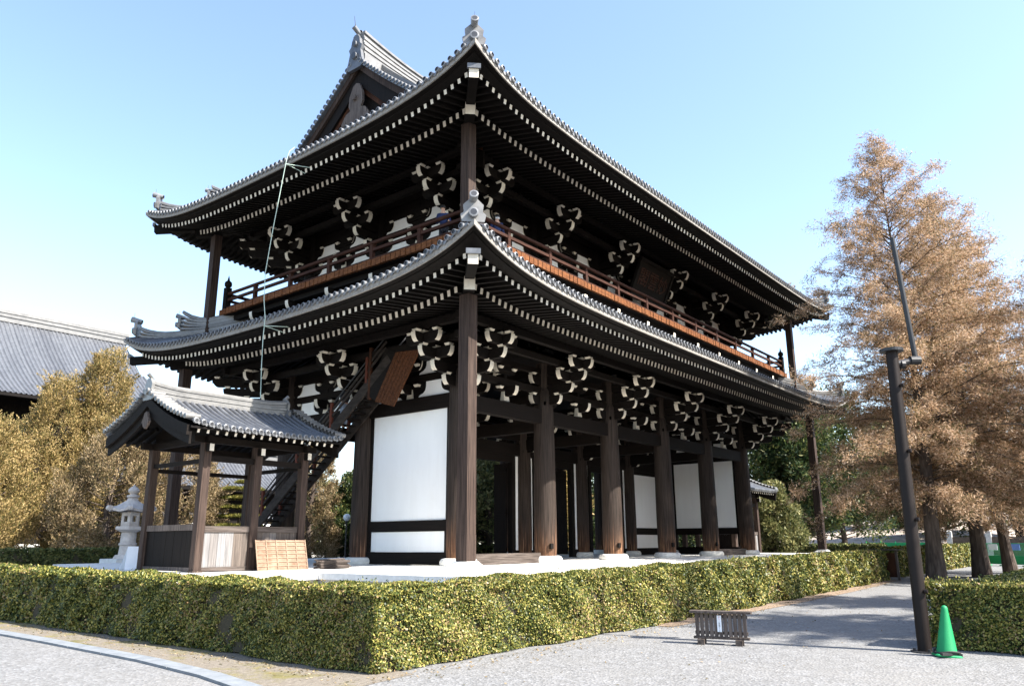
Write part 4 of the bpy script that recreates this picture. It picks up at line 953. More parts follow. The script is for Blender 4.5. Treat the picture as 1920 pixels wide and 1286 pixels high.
# ---------------- trees ----------------
def trunk_limbs(mb,base,H,r,lean=(0,0),n=14,wob=.12,tp=.8):
    pts=[];rad=[]
    for i in range(n+1):
        t=i/n; pts.append((base[0]+lean[0]*t+wob*math.sin(t*7+base[0]),base[1]+lean[1]*t+wob*math.cos(t*6+base[1]),base[2]+H*t)); rad.append(max(.012,r*(1-t)**tp*(1.25 if i==0 else 1)))
    mb.tube(pts,rad,10); return pts
def at(pts,z):
    for a,b in zip(pts[:-1],pts[1:]):
        if a[2]<=z<=b[2]: t=(z-a[2])/(b[2]-a[2]); return Vector(a).lerp(Vector(b),t)
    return Vector(pts[-1])
def conifer(base,H,z0,prof,nl,ntw,nleaf,ll,mat,label,r=.35,group=None,lean=(0,0),droop=.5,seed=1,cat='tree',name='conifer_tree',twr=(.35,.95),wd=.17):
    rs=random.Random(seed); T=empty(name,base,label,cat,group); tb=MB(); pts=trunk_limbs(tb,base,H,r,lean,tp=1.5)
    nleaf=int(nleaf*3.0); ll*=.47; nl=int(nl*1.35); ntw=int(ntw*1.25); droop*=.5
    Cs,Us,Vs=[],[],[]
    for i in range(nl):
        u=((i+rs.random())/nl)**1.12; z=z0+(H*.985-z0)*u; az=i*2.399+rs.uniform(-.5,.5); R=prof(z)*rs.choice((rs.uniform(.4,.9),rs.uniform(.8,1.2)))
        p0=at(pts,base[2]+z); d=Vector((math.cos(az),math.sin(az),0)); rise=.30+.62*u+rs.uniform(-.2,.25)
        path=[]
        for k in range(6):
            t=k/5; path.append(p0+d*R*t+Vector((0,0,R*(rise*t-(.22+.34*(1-u))*t*t)))+Vector((rs.gauss(0,.05),rs.gauss(0,.05),rs.gauss(0,.05)))*R*.3*(k>0))
        tb.tube(path,[max(.006,(.010+.006*R)*(1-.9*k/5)) for k in range(6)],5)
        for j in range(max(2,int(ntw*(R/4+.25)))):
            t=rs.uniform(.05,1)**.8; f=t*5; a=min(4,int(f)); c=path[a].lerp(path[a+1],f-a)
            td=Vector((d.x*.8+rs.gauss(0,.8),d.y*.8+rs.gauss(0,.8),rs.uniform(-.7,1.0))).normalized(); L=rs.uniform(*twr)*(.55+.45*min(1,R/3))
            e=c+td*L+Vector((0,0,-droop*L*rs.uniform(.1,.9)))
            if rs.random()<.45: tb.tube([c,(c+e)/2+Vector((0,0,.05*L)),e],[.009,.006,.003],4)
            m=max(8,int(nleaf*(1.55-.98*u))); q=RNG.random(m)**.75; P=np.array(c)[None]*(1-q[:,None])+np.array(e)[None]*q[:,None]; P=P+RNG.normal(0,.11*L+.05,(m,3))
            dr=unit(np.array(td)[None]*.7+RNG.normal(0,.55,(m,3))+np.array([0,0,-droop])[None]); b=unit(np.cross(dr,RNG.normal(0,1,(m,3))))
            s=ll*RNG.uniform(.5,1.4,m)[:,None]; Cs.append(P); Us.append(dr*s); Vs.append(b*s*wd)
    obj('trunk',tb,'bark',T); leafobj('crown',np.concatenate(Cs),np.concatenate(Us),np.concatenate(Vs),mat,T); return T
def clump_tree(base,H,z0,prof,nc,rc,per,ll,mat,label,r=.25,group=None,seed=1,name='tree',up=.6,flat=1.0,cat='tree',core=.5,lean=(0,0),wd=.45,shoots=0):
    rs=random.Random(seed); T=empty(name,base,label,cat,group); tb=MB(); pts=trunk_limbs(tb,base,H*.92,r,lean)
    Cs,Us,Vs=[],[],[]
    for i in range(nc):
        u=(i+rs.random())/nc; z=z0+(H-z0)*u; az=i*2.399+rs.uniform(-.6,.6); R=prof(z)*(core+(1-core)*math.sqrt(rs.random()))*rs.uniform(.85,1.12)
        p0=at(pts,base[2]+max(z0*.6,z-.35*R-.3)); c=Vector((p0.x+math.cos(az)*R,p0.y+math.sin(az)*R,base[2]+z))
        if R>.3: tb.tube([p0,p0.lerp(c,.5)+Vector((0,0,-.08*R)),c],[.03+.012*R,.025,.012],5)
        cr=rc*rs.uniform(.65,1.25); m=int(per*(cr/rc)**2)
        n=unit(RNG.normal(0,1,(m,3))); rad=RNG.uniform(.55,1.08,m)[:,None]; P=np.array(c)[None]+n*rad*cr*np.array([1,1,flat])
        dr=unit(n*.8+RNG.normal(0,.5,(m,3))+np.array([0,0,up])[None]); b=unit(np.cross(dr,RNG.normal(0,1,(m,3))))
        s=ll*RNG.uniform(.55,1.35,m)[:,None]; Cs.append(P); Us.append(dr*s); Vs.append(b*s*wd)
        if shoots:      # leading shoots that roughen the outline
            for q in range(shoots):
                ax=Vector((math.cos(az+rs.gauss(0,.9))*.8,math.sin(az+rs.gauss(0,.9))*.8,rs.uniform(.3,1.3))).normalized(); L=cr*rs.uniform(.9,1.7); m=int(per*.09); tq=RNG.random(m)
                P=np.array(c)[None]+np.array(ax)[None]*(tq*L+cr*.3)[:,None]+RNG.normal(0,1,(m,3))*(.16*cr*(1.1-tq))[:,None]; dr=unit(np.array(ax)[None]+RNG.normal(0,.45,(m,3))); b=unit(np.cross(dr,RNG.normal(0,1,(m,3)))); s=ll*RNG.uniform(.55,1.35,m)[:,None]; Cs.append(P); Us.append(dr*s); Vs.append(b*s*wd)
    obj('trunk',tb,'bark',T); leafobj('crown',np.concatenate(Cs),np.concatenate(Us),np.concatenate(Vs),mat,T); return T
def P_(*kp):
    return lambda z:float(np.interp(z,[k[0] for k in kp],[k[1] for k in kp]))
CG='bronze conifers along the gravel path'
conifer((16.9,-11.65,0),20.6,3.0,P_((2.5,4.4),(5,5.8),(9,5.2),(12,4.5),(15,3.4),(17.5,1.8),(19,.8),(20.6,.15)),155,12,22,.16,'bronze','tallest bronze brown conifer, nearest the gate, with a thick pale barked trunk',.36,seed=3,group=CG)
conifer((22.1,-12.6,0),19.0,3.0,P_((2.5,3.6),(6,4.8),(10,4.3),(13,3.4),(16,2.2),(17.5,.9),(19.0,.2)),120,12,22,.17,'bronze','bronze brown conifer with a dark straight trunk behind the leaning pole',.36,seed=5,group=CG)
conifer((27.3,-13.1,0),18.0,2.8,P_((2.5,4),(6,5.4),(11,4.6),(14,3.2),(16.5,1.5),(18.0,.2)),120,12,22,.18,'bronze','rightmost bronze conifer with a crooked forked trunk near the green barriers',.30,lean=(.3,.7),seed=8,group=CG)
conifer((20.0,-18.4,0),15.0,3.2,P_((2.5,3.4),(6,4.4),(10,3.4),(13,1.8),(15,.2)),95,13,26,.17,'bronze','bronze conifer cut by the right edge of the picture',.3,seed=12,group=CG)
conifer((-1.0,-22.6,0),11.8,3.6,P_((3.5,1.5),(6,2.8),(9.5,2.8),(11.8,.4)),95,14,40,.16,'bronze','bronze conifer right of the picture that throws branch shadows on the path beside the pole',.22,seed=14,group=CG)
conifer((6.2,-23.0,0),13.0,3.6,P_((3.5,1.8),(6,3.2),(10,3.2),(13,.5)),100,14,40,.17,'bronze','bronze conifer right of the picture that throws branch shadows across the middle of the path',.25,seed=15,group=CG)
# junipers at the left
JG='golden junipers left of the gate'
def jun(x,y,H,prof,nc,mat,label,seed,z0=1.0,rc=.72,ll=.075,per=760): clump_tree((x,y,0),H,z0,prof,int(nc*.66),rc,per,ll,mat,label,.3,JG,seed,'juniper',1.0,1.4,core=.86,shoots=5,wd=.36)
jun(3.2,36.2,14.3,P_((1,2.6),(6,2.4),(8.5,1.9),(10.5,1.1),(12.6,1.0),(14.3,.4)),105,'juniper','tallest golden juniper with a narrow upper spire, against the big hall roof',21)
jun(.9,37.2,12.3,P_((1,2.5),(6,2.4),(8.5,1.9),(11,1.2),(12.3,.5)),105,'juniper','broad topped golden juniper left of the tall spire, below the hall eave',22)
jun(-3.6,34.5,8.4,P_((1,2.3),(4,2.5),(6.5,1.6),(8.4,.4)),80,'juniper','golden juniper cut by the left edge of the picture',23)
jun(1.4,29.5,8.6,P_((.5,2.6),(3,3.0),(5.5,2.3),(7.2,1.2),(8.6,.3)),110,'junibrown','low brownish juniper spreading to the ground left of the stone lantern',24,.7,.7,.07)
jun(6.4,31.5,9.6,P_((.5,2.8),(4,3.0),(7,2.1),(9.6,.5)),120,'junibrown','brownish juniper behind the stone lantern and pavilion corner',25,.7,.7,.07)
jun(15.6,29.0,9.6,P_((.4,1.8),(3,2.1),(6,1.6),(9.6,.2)),90,'junibrown','cone shaped brownish tree seen between the stairs and the side pillar',26,.6,.6,.07)
clump_tree((19.3,28.8,0),6.6,.5,P_((.4,2.0),(3,2.0),(5,1.3),(6.6,.4)),80,.7,380,.11,'green','dark green bush tree beside the white globe lamp',.2,None,27,'tree',.4,1.0)
# trees behind the gate
BT='mixed trees behind the temple gate'
def bt(x,y,H,R,mat,label,seed,z0=1.2,ll=.17):
    clump_tree((x,y,0),H,z0,P_((z0,R*.75),(H*.45,R),(H*.75,R*.75),(H,R*.15)),85,R*.34,320,ll,mat,label,.28,BT,seed,'tree',.4,.9)
bt(27,21.5,10,3.6,'olive','olive tree seen through the first doorway of the gate',31); bt(30.5,24.5,13,4.2,'green','dark green tree behind the first doorway of the gate',32)
bt(37,24,12,4.0,'juniper','golden tree seen through the second doorway of the gate',33); bt(43,21.5,13,4.5,'green','dark tree seen through the third doorway of the gate',34)
bt(48,13,15,5,'green','tall dark evergreen just right of the last front pillar',35); bt(54,9.5,17,5,'olive','tall olive green tree behind the far tiled pavilion',36,2.5)
bt(57,3.5,15,5,'green','dark evergreen behind the right corner post of the gate',37,3.0); bt(52,5.5,14,4,'green','slender dark evergreen above the far pavilion roof',38,3.5)
bt(70,-3,14,5.5,'green','dark tree on the bare slope beneath the bronze conifer',39,3.5,.2); bt(78,-13,15,6,'green','broad dark tree beyond the stone posts',40,2.5,.2)
bt(70,-20,14,6,'green','dark tree behind the green barriers at the right',41,2.5,.2); bt(84,4,16,6,'olive','olive tree at the top of the bare slope',42,4,.2)
bt(62,-27,14,6,'green','dark tree at the far right behind the trunks',43,2.2,.2)
clump_tree((36.8,2.6,0),5.6,.5,P_((.4,1.5),(2,2.2),(4,1.6),(5.6,.3)),80,.62,330,.11,'olive','round pale olive shrub beside the far tiled pavilion',.12,None,50,'shrub',.5,.9,'shrub')
# cloud pruned pine
def cloud_pine():
    base=(9.2,28.2,0); T=empty('pine_tree',base,'small pruned pine with flat layered needle pads seen through the pavilion','pine'); tb=MB(); pts=trunk_limbs(tb,base,5.6,.14,(.2,.2),wob=.18); Cs,Us,Vs=[],[],[]
    for i,(z,R) in enumerate([(5.75,.8),(5.25,1.25),(4.65,1.35),(4.05,1.45),(3.45,1.5),(2.85,1.55),(2.3,1.5)]):
        for k in range(5 if i else 2):
            az=k*1.257+i*.7; rr_=R*(.62 if i else .25); p0=at(pts,z-.1); c=p0+Vector((math.cos(az)*rr_,math.sin(az)*rr_,.05)); tb.tube([p0,c],[.04,.02],5)
            m=700; n=unit(RNG.normal(0,1,(m,3))); n[:,2]=np.abs(n[:,2])*.8-.1; P=np.array(c)[None]+n*np.array([R*.55,R*.55,.22])*RNG.uniform(.5,1.05,m)[:,None]
            dr=unit(n*np.array([.8,.8,1.2])+RNG.normal(0,.4,(m,3))+np.array([0,0,.5])); b=unit(np.cross(dr,RNG.normal(0,1,(m,3)))); Cs.append(P); Us.append(dr*.11); Vs.append(b*.022)
    obj('trunk',tb,'bark',T); leafobj('crown',np.concatenate(Cs),np.concatenate(Us),np.concatenate(Vs),'pineleaf',T)
cloud_pine()
def woods():
    Cs,Us,Vs=[],[],[]
    for i in range(420):
        a=math.radians(random.uniform(-8,75)); d=random.uniform(115,190); c=np.array([CAM.x+d*math.cos(a),CAM.y+d*math.sin(a),random.uniform(1,10)]); R=random.uniform(2.5,4.5); m=170
        n=unit(RNG.normal(0,1,(m,3))); Cs.append(c+n*R*RNG.uniform(.6,1.05,m)[:,None]); dr=unit(n+RNG.normal(0,.5,(m,3))); b=unit(np.cross(dr,RNG.normal(0,1,(m,3)))); Us.append(dr*.55); Vs.append(b*.35)
    o=leafobj('far_woods',np.concatenate(Cs),np.concatenate(Us),np.concatenate(Vs),'green',None,(110,40,0)); o['kind']='stuff'; o['label']='far evergreen woods closing the view behind the temple grounds'; o['category']='woods'
woods()
def hill():
    mb=MB(); N=24; vs=[]
    for i in range(N+1):
        for j in range(N+1):
            x=56+60*i/N; y=-16+40*j/N; h=6*(i/N)**.8*(1-.0*j)*max(0,min(1,(j/N)*3))*max(0,min(1,(1-j/N)*3))+.25*math.sin(i*1.7+j*.9)*(i>0); vs.append((x,y,max(-.05,h)-.04 if i else -.05))
    mb.add(vs,[(i*(N+1)+j,(i+1)*(N+1)+j,(i+1)*(N+1)+j+1,i*(N+1)+j+1) for i in range(N) for j in range(N)])
    struct(obj('slope',mb,'slope',None,None,True))
hill()

def litter():
    n=2600; P=np.empty((n,3)); k=RNG.random(n)
    L=k<.45
    P[:,0]=np.where(L,-13.25-np.abs(RNG.normal(0,.35,n)),RNG.uniform(-13.2,17,n)); P[:,1]=np.where(L,RNG.uniform(-11,14,n),-10.55+np.clip(P[:,0],-4,17)*.035-np.abs(RNG.normal(0,.3,n))); P[:,2]=.012
    f=RNG.random(n)<.10; P[f,0]=RNG.uniform(-16,6,f.sum()); P[f,1]=RNG.uniform(-14.5,-10.6,f.sum())
    nn=unit(RNG.normal(0,.3,(n,3))+np.array([0,0,1.])); a=unit(np.cross(nn,RNG.normal(0,1,(n,3)))); b=np.cross(nn,a); s_=RNG.uniform(.014,.03,n)[:,None]
    o=leafobj('fallen_leaves',P,a*s_,b*s_*.55,'junibrown',None,(-8,-10.7,0)); o['kind']='stuff'; o['label']='dry fallen leaves scattered along the foot of the hedge'; o['category']='leaves'
litter()
# ---------------- halls behind ----------------
def hall(label,x0,x1,yf,depth,ze,zr,wall_x0,wall_x1,wall_y,pitch,lower=None,xg=6.0,podium=1.6,cat='hall'):
    H=empty('temple_hall',((x0+x1)/2,yf+depth/2,0),label,cat); half=depth/2; rise=zr-ze
    Z=lambda d:ze+rise*(.62*d/half+.38*(d/half)**2)
    yc_=yf+half
    def lim(x): return half if x0+xg<=x<=x1-xg else max(.02,min(x-x0,x1-x))*1.0
    def slope_roof(name,parent,yE,sgn,x0,x1,Z,lim,pitch):
        pan=MB(); cov=MB(); n=int((x1-x0)/pitch); p=(x1-x0)/n
        for i in range(n):
            a=x0+i*p; b=a+p; xm=(a+b)/2; vs=[]
            for j in range(9):
                for x in (a,b): d=lim(x)*j/8; vs.append((x,yE+sgn*d,Z(d)))
            f=[(j*2,j*2+1,j*2+3,j*2+2) for j in range(8)]; pan.add(vs,f if sgn>0 else [q[::-1] for q in f])
            vs=[]; l=lim(xm)
            for j in range(9):
                d=-.1+(l+.1)*j/8
                for k in range(5): an=math.pi*k/4; vs.append((xm-p*.27*math.cos(an),yE+sgn*d,Z(d)+p*.30*math.sin(an)))
            cov.add(vs,[(j*5+k,j*5+k+1,(j+1)*5+k+1,(j+1)*5+k) for j in range(8) for k in range(4)])
        r=obj(name,pan,'tile',parent); smooth_angle(obj('cover_tiles',cov,'tile',r),60); return r
    roof=slope_roof('roof',H,yf,1,x0,x1,Z,lim,pitch); slope_roof('roof',H,yf+depth,-1,x0,x1,Z,lim,pitch*2)
    mb=MB()
    for xe,s in ((x0,1),(x1,-1)):
        vs=[]; N=12
        for j in range(N+1):
            d=xg*j/N
            for y in (yf+d,yf+depth-d): vs.append((xe+s*d,y,Z(d)))
        mb.add(vs,[(j*2,j*2+1,j*2+3,j*2+2) for j in range(N)])
        mb.add([(xe+s*xg,yf+xg,Z(xg)),(xe+s*xg,yf+depth-xg,Z(xg)),(xe+s*xg,yc_,zr)],[(0,1,2)])
    obj('hip_end',mb,'tile',H)
    mb=MB(); mb.box(x0+xg-.3,x1-xg+.3,yc_-.5,yc_+.5,zr-.3,zr+.9); mb.box(x0+xg-.3,x1-xg+.3,yc_-.6,yc_+.6,zr+.2,zr+.32); mb.box(x0+xg-.3,x1-xg+.3,yc_-.58,yc_+.58,zr+.6,zr+.7); mb.cyl((x0+xg-.4,yc_,zr+1.0),(x1-xg+.4,yc_,zr+1.0),.3,.3,10); obj('ridge',mb,'ridge',roof)
    mb=MB(); mb.add([(x0,yf+.05,ze-.12),(x1,yf+.05,ze-.12),(wall_x1,wall_y+.2,ze+.2),(wall_x0,wall_y+.2,ze+.2)],[(0,1,2,3)]); mb.box(x0,x1,yf-.02,yf+.1,ze-.3,ze-.02); 
    n=int((x1-x0)/.6)
    obj('soffit',mb,'soffit',H)
    wt=ze+.2
    if lower:
        (lx0,lx1,ly,lz,lh)=lower; Zl=lambda d:lz+.42*d; ld=wall_y-ly+.5
        slope_roof('lower_roof',H,ly,1,lx0,lx1,Zl,lambda x:max(.02,min(ld,x-lx0,lx1-x)),pitch)
        mb=MB(); mb.box(lx0,lx1,ly-.02,ly+.1,lz-.3,lz-.02); mb.add([(lx0,ly+.1,lz-.15),(lx1,ly+.1,lz-.15),(lx1-2,ly+3,lz+.3),(lx0+2,ly+3,lz+.3)],[(0,1,2,3)]); obj('soffit',mb,'soffit',H)
        mb=MB(); mb.box(lx0+3,lx1-3,ly+3,ly+3.3,podium,lz+1.2); obj('wall',mb,'redwall',H)
        for k in range(9):
            x=lx0+3.3+(lx1-lx0-6.6)*k/8; mb=MB(); mb.cyl((x,ly+2.8,podium+.25),(x,ly+2.8,lz),.38,.36,12); c=obj('pillar',mb,'redwall',H); mb=MB(); mb.cyl((x,ly+2.8,podium-.01),(x,ly+2.8,podium+.25),.6,.5,12); obj('base_stone',mb,'stone',c)
    mb=MB(); mb.box(wall_x0,wall_x1,wall_y,wall_y+.4,podium+.01,wt); mb.box(wall_x0,wall_x1,yf+depth-3.4,yf+depth-3,podium+.01,wt); mb.box(wall_x0,wall_x0+.4,wall_y+.41,yf+depth-3.41,podium+.01,wt); mb.box(wall_x1-.4,wall_x1,wall_y+.41,yf+depth-3.41,podium+.01,wt); obj('wall',mb,'wood_b',H)
    mb=MB(); fx0,fx1=(lower[0],lower[1]) if lower else (wall_x0-2,wall_x1+2); fy=(lower[2]+.5) if lower else wall_y-1.8
    mb.box(fx0,fx1,fy,yf+depth-1,0,podium); mb.box(fx0-.1,fx1+.1,fy-.1,fy+.3,podium-.2,podium+.02); obj('podium',mb,'stone',H)
    return H
hall('great hall at the left with an enormous grey tiled roof behind the golden junipers',-26,27,57,26,14.6,24.2,-21,22,61.5,.42,(-25,26,59,11.6,2),8.0,1.7)
B2=hall('lower tiled building with white wall panels seen through the stair pavilion',6,27.5,42,9,6.3,9.6,9,24.5,44.2,.36,None,3.5,.6,'building')
mb=MB()
for x in (12.2,14.6,17.0,19.4,21.8): mb.box(x,x+1.1,44.12,44.19,1.2,3.4); mb.box(x,x+1.1,44.12,44.19,3.9,4.3)
obj('wall_panel',mb,'plaster',B2)
# ---------------- stone lantern ----------------
def lantern():
    x,y=-3.13,17.38; L=empty('stone_lantern',(x,y,0),'tall pinkish stone lantern with upturned roof corners left of the pavilion','stone lantern')
    mb=MB(); mb.box(x-1.0,x+1.0,y-1.0,y+1.0,0,.75); mb.box(x-.8,x+.8,y-.8,y+.8,.751,1.05); obj('plinth',mb,'stone',L)
    def hexa(z0,z1,r0,r1): mb=MB(); mb.cyl((x,y,z0),(x,y,z1),r0,r1,6); return mb
    obj('base',hexa(1.051,1.22,.62,.52),'lantern',L)
    mb=MB(); mb.lathe((x,y,0),[(.36,1.221),(.34,1.45),(.33,1.62),(.38,1.64),(.38,1.72),(.33,1.74),(.32,2.15),(.30,2.20)],20); smooth_angle(obj('shaft',mb,'lantern',L))
    mb=MB(); mb.cyl((x,y,2.201),(x,y,2.32),.36,.62,6); mb.cyl((x,y,2.321),(x,y,2.46),.64,.62,6); obj('platform',mb,'lantern',L)
    mb=MB(); r=.42; a=[(x+r*math.cos(k*math.pi/3),y+r*math.sin(k*math.pi/3)) for k in range(6)]
    for k in range(6):
        p=Vector((*a[k],0)); q=Vector((*a[(k+1)%6],0)); n=Vector(((p+q)/2-Vector((x,y,0)))).normalized()
        def bx(t0,t1,z0,z1):
            A=p.lerp(q,t0); B=p.lerp(q,t1); i_=n*-.10
            mb.prism([A+Vector((0,0,z0)),B+Vector((0,0,z0)),B+Vector((0,0,z1)),A+Vector((0,0,z1))],i_)
        bx(0,.28,2.461,3.08); bx(.72,1,2.461,3.08); bx(.281,.719,2.461,2.66); bx(.281,.719,2.92,3.08)
    obj('firebox',mb,'lantern',L)
    mb=MB(); vs=[]; prof=[(.98,3.09,.10),(.98,3.17,.14),(.70,3.30,.06),(.46,3.50,0),(.26,3.62,0),(.24,3.72,0)]
    for r,z,l in prof:
        for k in range(12):
            rr2=r*(1 if k%2==0 else .868); vs.append((x+rr2*math.cos(k*math.pi/6),y+rr2*math.sin(k*math.pi/6),z+(l if k%2==0 else 0)))
    mb.add(vs,[(j*12+k,j*12+(k+1)%12,(j+1)*12+(k+1)%12,(j+1)*12+k) for j in range(5) for k in range(12)]+[tuple(range(11,-1,-1)),tuple(range(60,72))])
    for k in range(6):
        c=Vector((x+.98*math.cos(k*math.pi/3),y+.98*math.sin(k*math.pi/3),3.26)); d=Vector((math.cos(k*math.pi/3),math.sin(k*math.pi/3),0)); s_=Vector((-d.y,d.x,0))
        mb.cyl(c-s_*.11+d*.02,c+s_*.11+d*.02,.12,.12,10)
    smooth_angle(obj('cap',mb,'lantern',L),50)
    mb=MB(); mb.lathe((x,y,0),[(.16,3.721),(.27,3.76),(.27,3.84),(.14,3.88),(.13,3.92),(.22,3.98),(.25,4.06),(.18,4.17),(.06,4.26),(.01,4.34)],20); smooth_angle(obj('finial',mb,'lantern',L))
lantern()
# white folding panel beside the pavilion
mb=MB(); mb.prism([(-8.22,6.81,.9),(-7.29,6.50,.9),(-7.34,6.65,1.61),(-8.13,6.92,1.61)],(.02,.05,0)); mb.prism([(-8.13,7.34,.9),(-7.20,7.03,.9),(-7.31,6.72,1.60),(-8.09,6.99,1.60)],(.02,.05,0))
fb=tag(obj('folding_board',mb,'paper',None,(-7.73,6.9,.9)),'blank white folding board standing against the left pavilion post','board')
# bamboo screens and brushwood bundle
def screen():
    # two lattice screens lean together on the pavilion wainscot
    a=Vector((-6.68,1.86,.90)); b=Vector((-4.905,1.86,.90)); up=Vector((0,.24,.88))
    for q in range(2):
        off=Vector((.10*q,.13*q,0)); R=empty('bamboo_screen',a+off,['tan bamboo lattice screen leaning in front of the pavilion wainscot','second bamboo screen tucked behind the leaning lattice'][q],'screen')
        mb=MB(); A=a+off; Bv=b+off; n=Vector((0,-1.02,.28)).normalized()
        for r in range(15):
            p=A+up*(r/15.0); mb.prism([p,p+(Bv-A),p+(Bv-A)+up*(.92/15),p+up*(.92/15)],n*-.012)
        obj('slats',mb,'bamboo',R); mb=MB()
        for k in range(6):
            p=A+(Bv-A)*(k/5); mb.tube([p+n*.015,p+up+n*.015],.017,6)
        for r in range(0,16,2):
            p=A+up*(r/15.0); mb.tube([p+n*.015,p+(Bv-A)+n*.015],.012,6)
        obj('ribs',mb,'bamboo_rib',R)
screen()
mb=MB()
for k in range(46):
    p=Vector((-4.72,1.64+random.uniform(-.2,.2),.925+random.uniform(0,.25))); mb.tube([p,p+Vector((1.1+random.uniform(-.1,.1),random.uniform(-.08,.08),random.uniform(-.03,.03)))],.022,5)
tag(obj('brushwood_bundle',mb,'grey_wood_x',None,(-4.2,1.64,.9)),'low bundle of grey sticks on the platform beside the bamboo screens','bundle')
# globe lamp
def globe():
    x,y=10.8,19.1; L=empty('globe_lamp',(x,y,0),'slim post lamp with a round white globe left of the side pillar','lamp')
    mb=MB(); mb.lathe((x,y,0),[(.09,0),(.09,.5),(.05,.55),(.045,2.85),(.10,2.92),(.10,2.98)],12); obj('post',mb,'blacksteel',L); mb=MB(); mb.lathe((x,y,3.18),[(.02,-.22),(.12,-.18),(.20,-.08),(.22,.02),(.18,.14),(.10,.20),(.01,.22)],16); smooth_angle(obj('globe',mb,'glass_globe',L),80)
globe()
# lightning cable down the side of the gate
mb=MB(); mb.tube([(-5.38,3.45,15.72),(-5.55,3.5,15.5),(-5.62,3.55,15.1),(-5.62,4.05,12.6),(-5.6,4.35,11.0),(-5.6,4.30,10.0),(-5.56,4.2,9.3),(-5.52,4.3,8.6),(-5.62,4.1,7.5),(-5.75,3.82,6.42)],.014,6)
for z,yy in ((15.0,3.57),(9.02,4.2)):
    mb.tube([(-5.6,yy,z),(-4.8,yy-.3,z+.08)],.015,6); mb.tube([(-5.6,yy,z),(-4.8,yy-.05,z-.08)],.012,6)
tag(obj('lightning_cable',mb,'cable',None,(-5.6,4.2,9.0)),'thin pale cable running from the upper eave down to the pavilion ridge','cable')
# ---------------- pole, cone, sign ----------------
def pole():
    bx,by=-6.49,-15.72; L=empty('lamp_pole',(bx,by,0),'tall brown steel pole with flat cap and thin side pipe near the right edge','pole')
    lean=Vector((.30,-.09,0))*.55; top=Vector((bx,by,4.80))+lean
    mb=MB(); mb.cyl((bx,by,.0),top,.103,.095,20); 
    for k in (.9,2.0,3.1,4.2):
        c=Vector((bx,by,0)).lerp(top,k/4.8); mb.cyl(c+Vector((-.05,-.10,0)),c+Vector((-.06,-.145,0)),.035,.03,8)
    smooth_angle(obj('shaft',mb,'steel',L))
    mb=MB(); mb.cyl(top,top+Vector((0,0,.05)),.19,.19,24); obj('cap',mb,'blacksteel',L)
    mb=MB(); mb.cyl((bx,by,0),(bx,by,.02),.21,.21,8); 
    for k in range(4): mb.cyl((bx+.16*math.cos(k*1.57+.6),by+.16*math.sin(k*1.57+.6),.021),(bx+.16*math.cos(k*1.57+.6),by+.16*math.sin(k*1.57+.6),.06),.02,.02,6)
    obj('flange',mb,'blacksteel',L)
    rt=Vector((.62,-.78,0)); c=Vector((bx,by,4.58))+lean*.95; e=c+rt*.40+Vector((0,0,.07)); e2=Vector((bx,by,0))+rt*.40
    mb=MB(); mb.cyl(c,e,.055,.05,12); mb.cyl(e-rt*.10,e+rt*.07,.075,.075,12); mb.cyl(c+rt*.13,c+rt*.19,.075,.075,10); obj('arm',mb,'blacksteel',L)
    mb=MB(); mb.cyl(e,e+Vector((-.07,.09,2.24)),.045,.040,16); smooth_angle(obj('pipe',mb,'blacksteel',L))
pole()
def cone():
    x,y=-6.785,-16.075; L=empty('traffic_cone',(x,y,0),'bright green plastic traffic cone beside the pole in front of the hedge','traffic cone')
    mb=MB(); mb.lathe((x,y,0),[(.150,.035),(.140,.06),(.048,.66),(.045,.69),(.03,.715),(.005,.725)],28); smooth_angle(obj('body',mb,'cone',L),60)
    mb=MB(); n=32
    def ring(s,z):
        out=[]
        for i in range(n):
            t=2*math.pi*i/n; c_,s_=math.cos(t),math.sin(t); k=(abs(c_)**6+abs(s_)**6)**(-1/6); out.append((x+s*k*(c_*.9-s_*.43),y+s*k*(c_*.43+s_*.9),z))
        return out
    mb.add(ring(.185,0)+ring(.185,.018)+ring(.165,.034),[(i,(i+1)%n,n+(i+1)%n,n+i) for i in range(n)]+[(n+i,n+(i+1)%n,2*n+(i+1)%n,2*n+i) for i in range(n)]+[tuple(range(n-1,-1,-1)),tuple(range(2*n,3*n))]); obj('base',mb,'cone',L)
    mb=MB(); pr=[]
    for i in range(33):
        t=2*math.pi*i/32; pr.append((x+.175*math.cos(t),y+.175*math.sin(t),.062+.02*math.sin(t*2)))
    mb.tube(pr,.016,6); mb.beam((x-.30,y+.02,.045),(x+.02,y-.17,.05),.05,.035); mb.beam((x-.05,y-.19,.045),(x+.2,y-.10,.045),.05,.035); obj('weight_ring',mb,'rubber',L)
    L.rotation_mode='QUATERNION'; L.rotation_quaternion=(math.cos(.04),.78*math.sin(.04),.62*math.sin(.04),0)
cone()
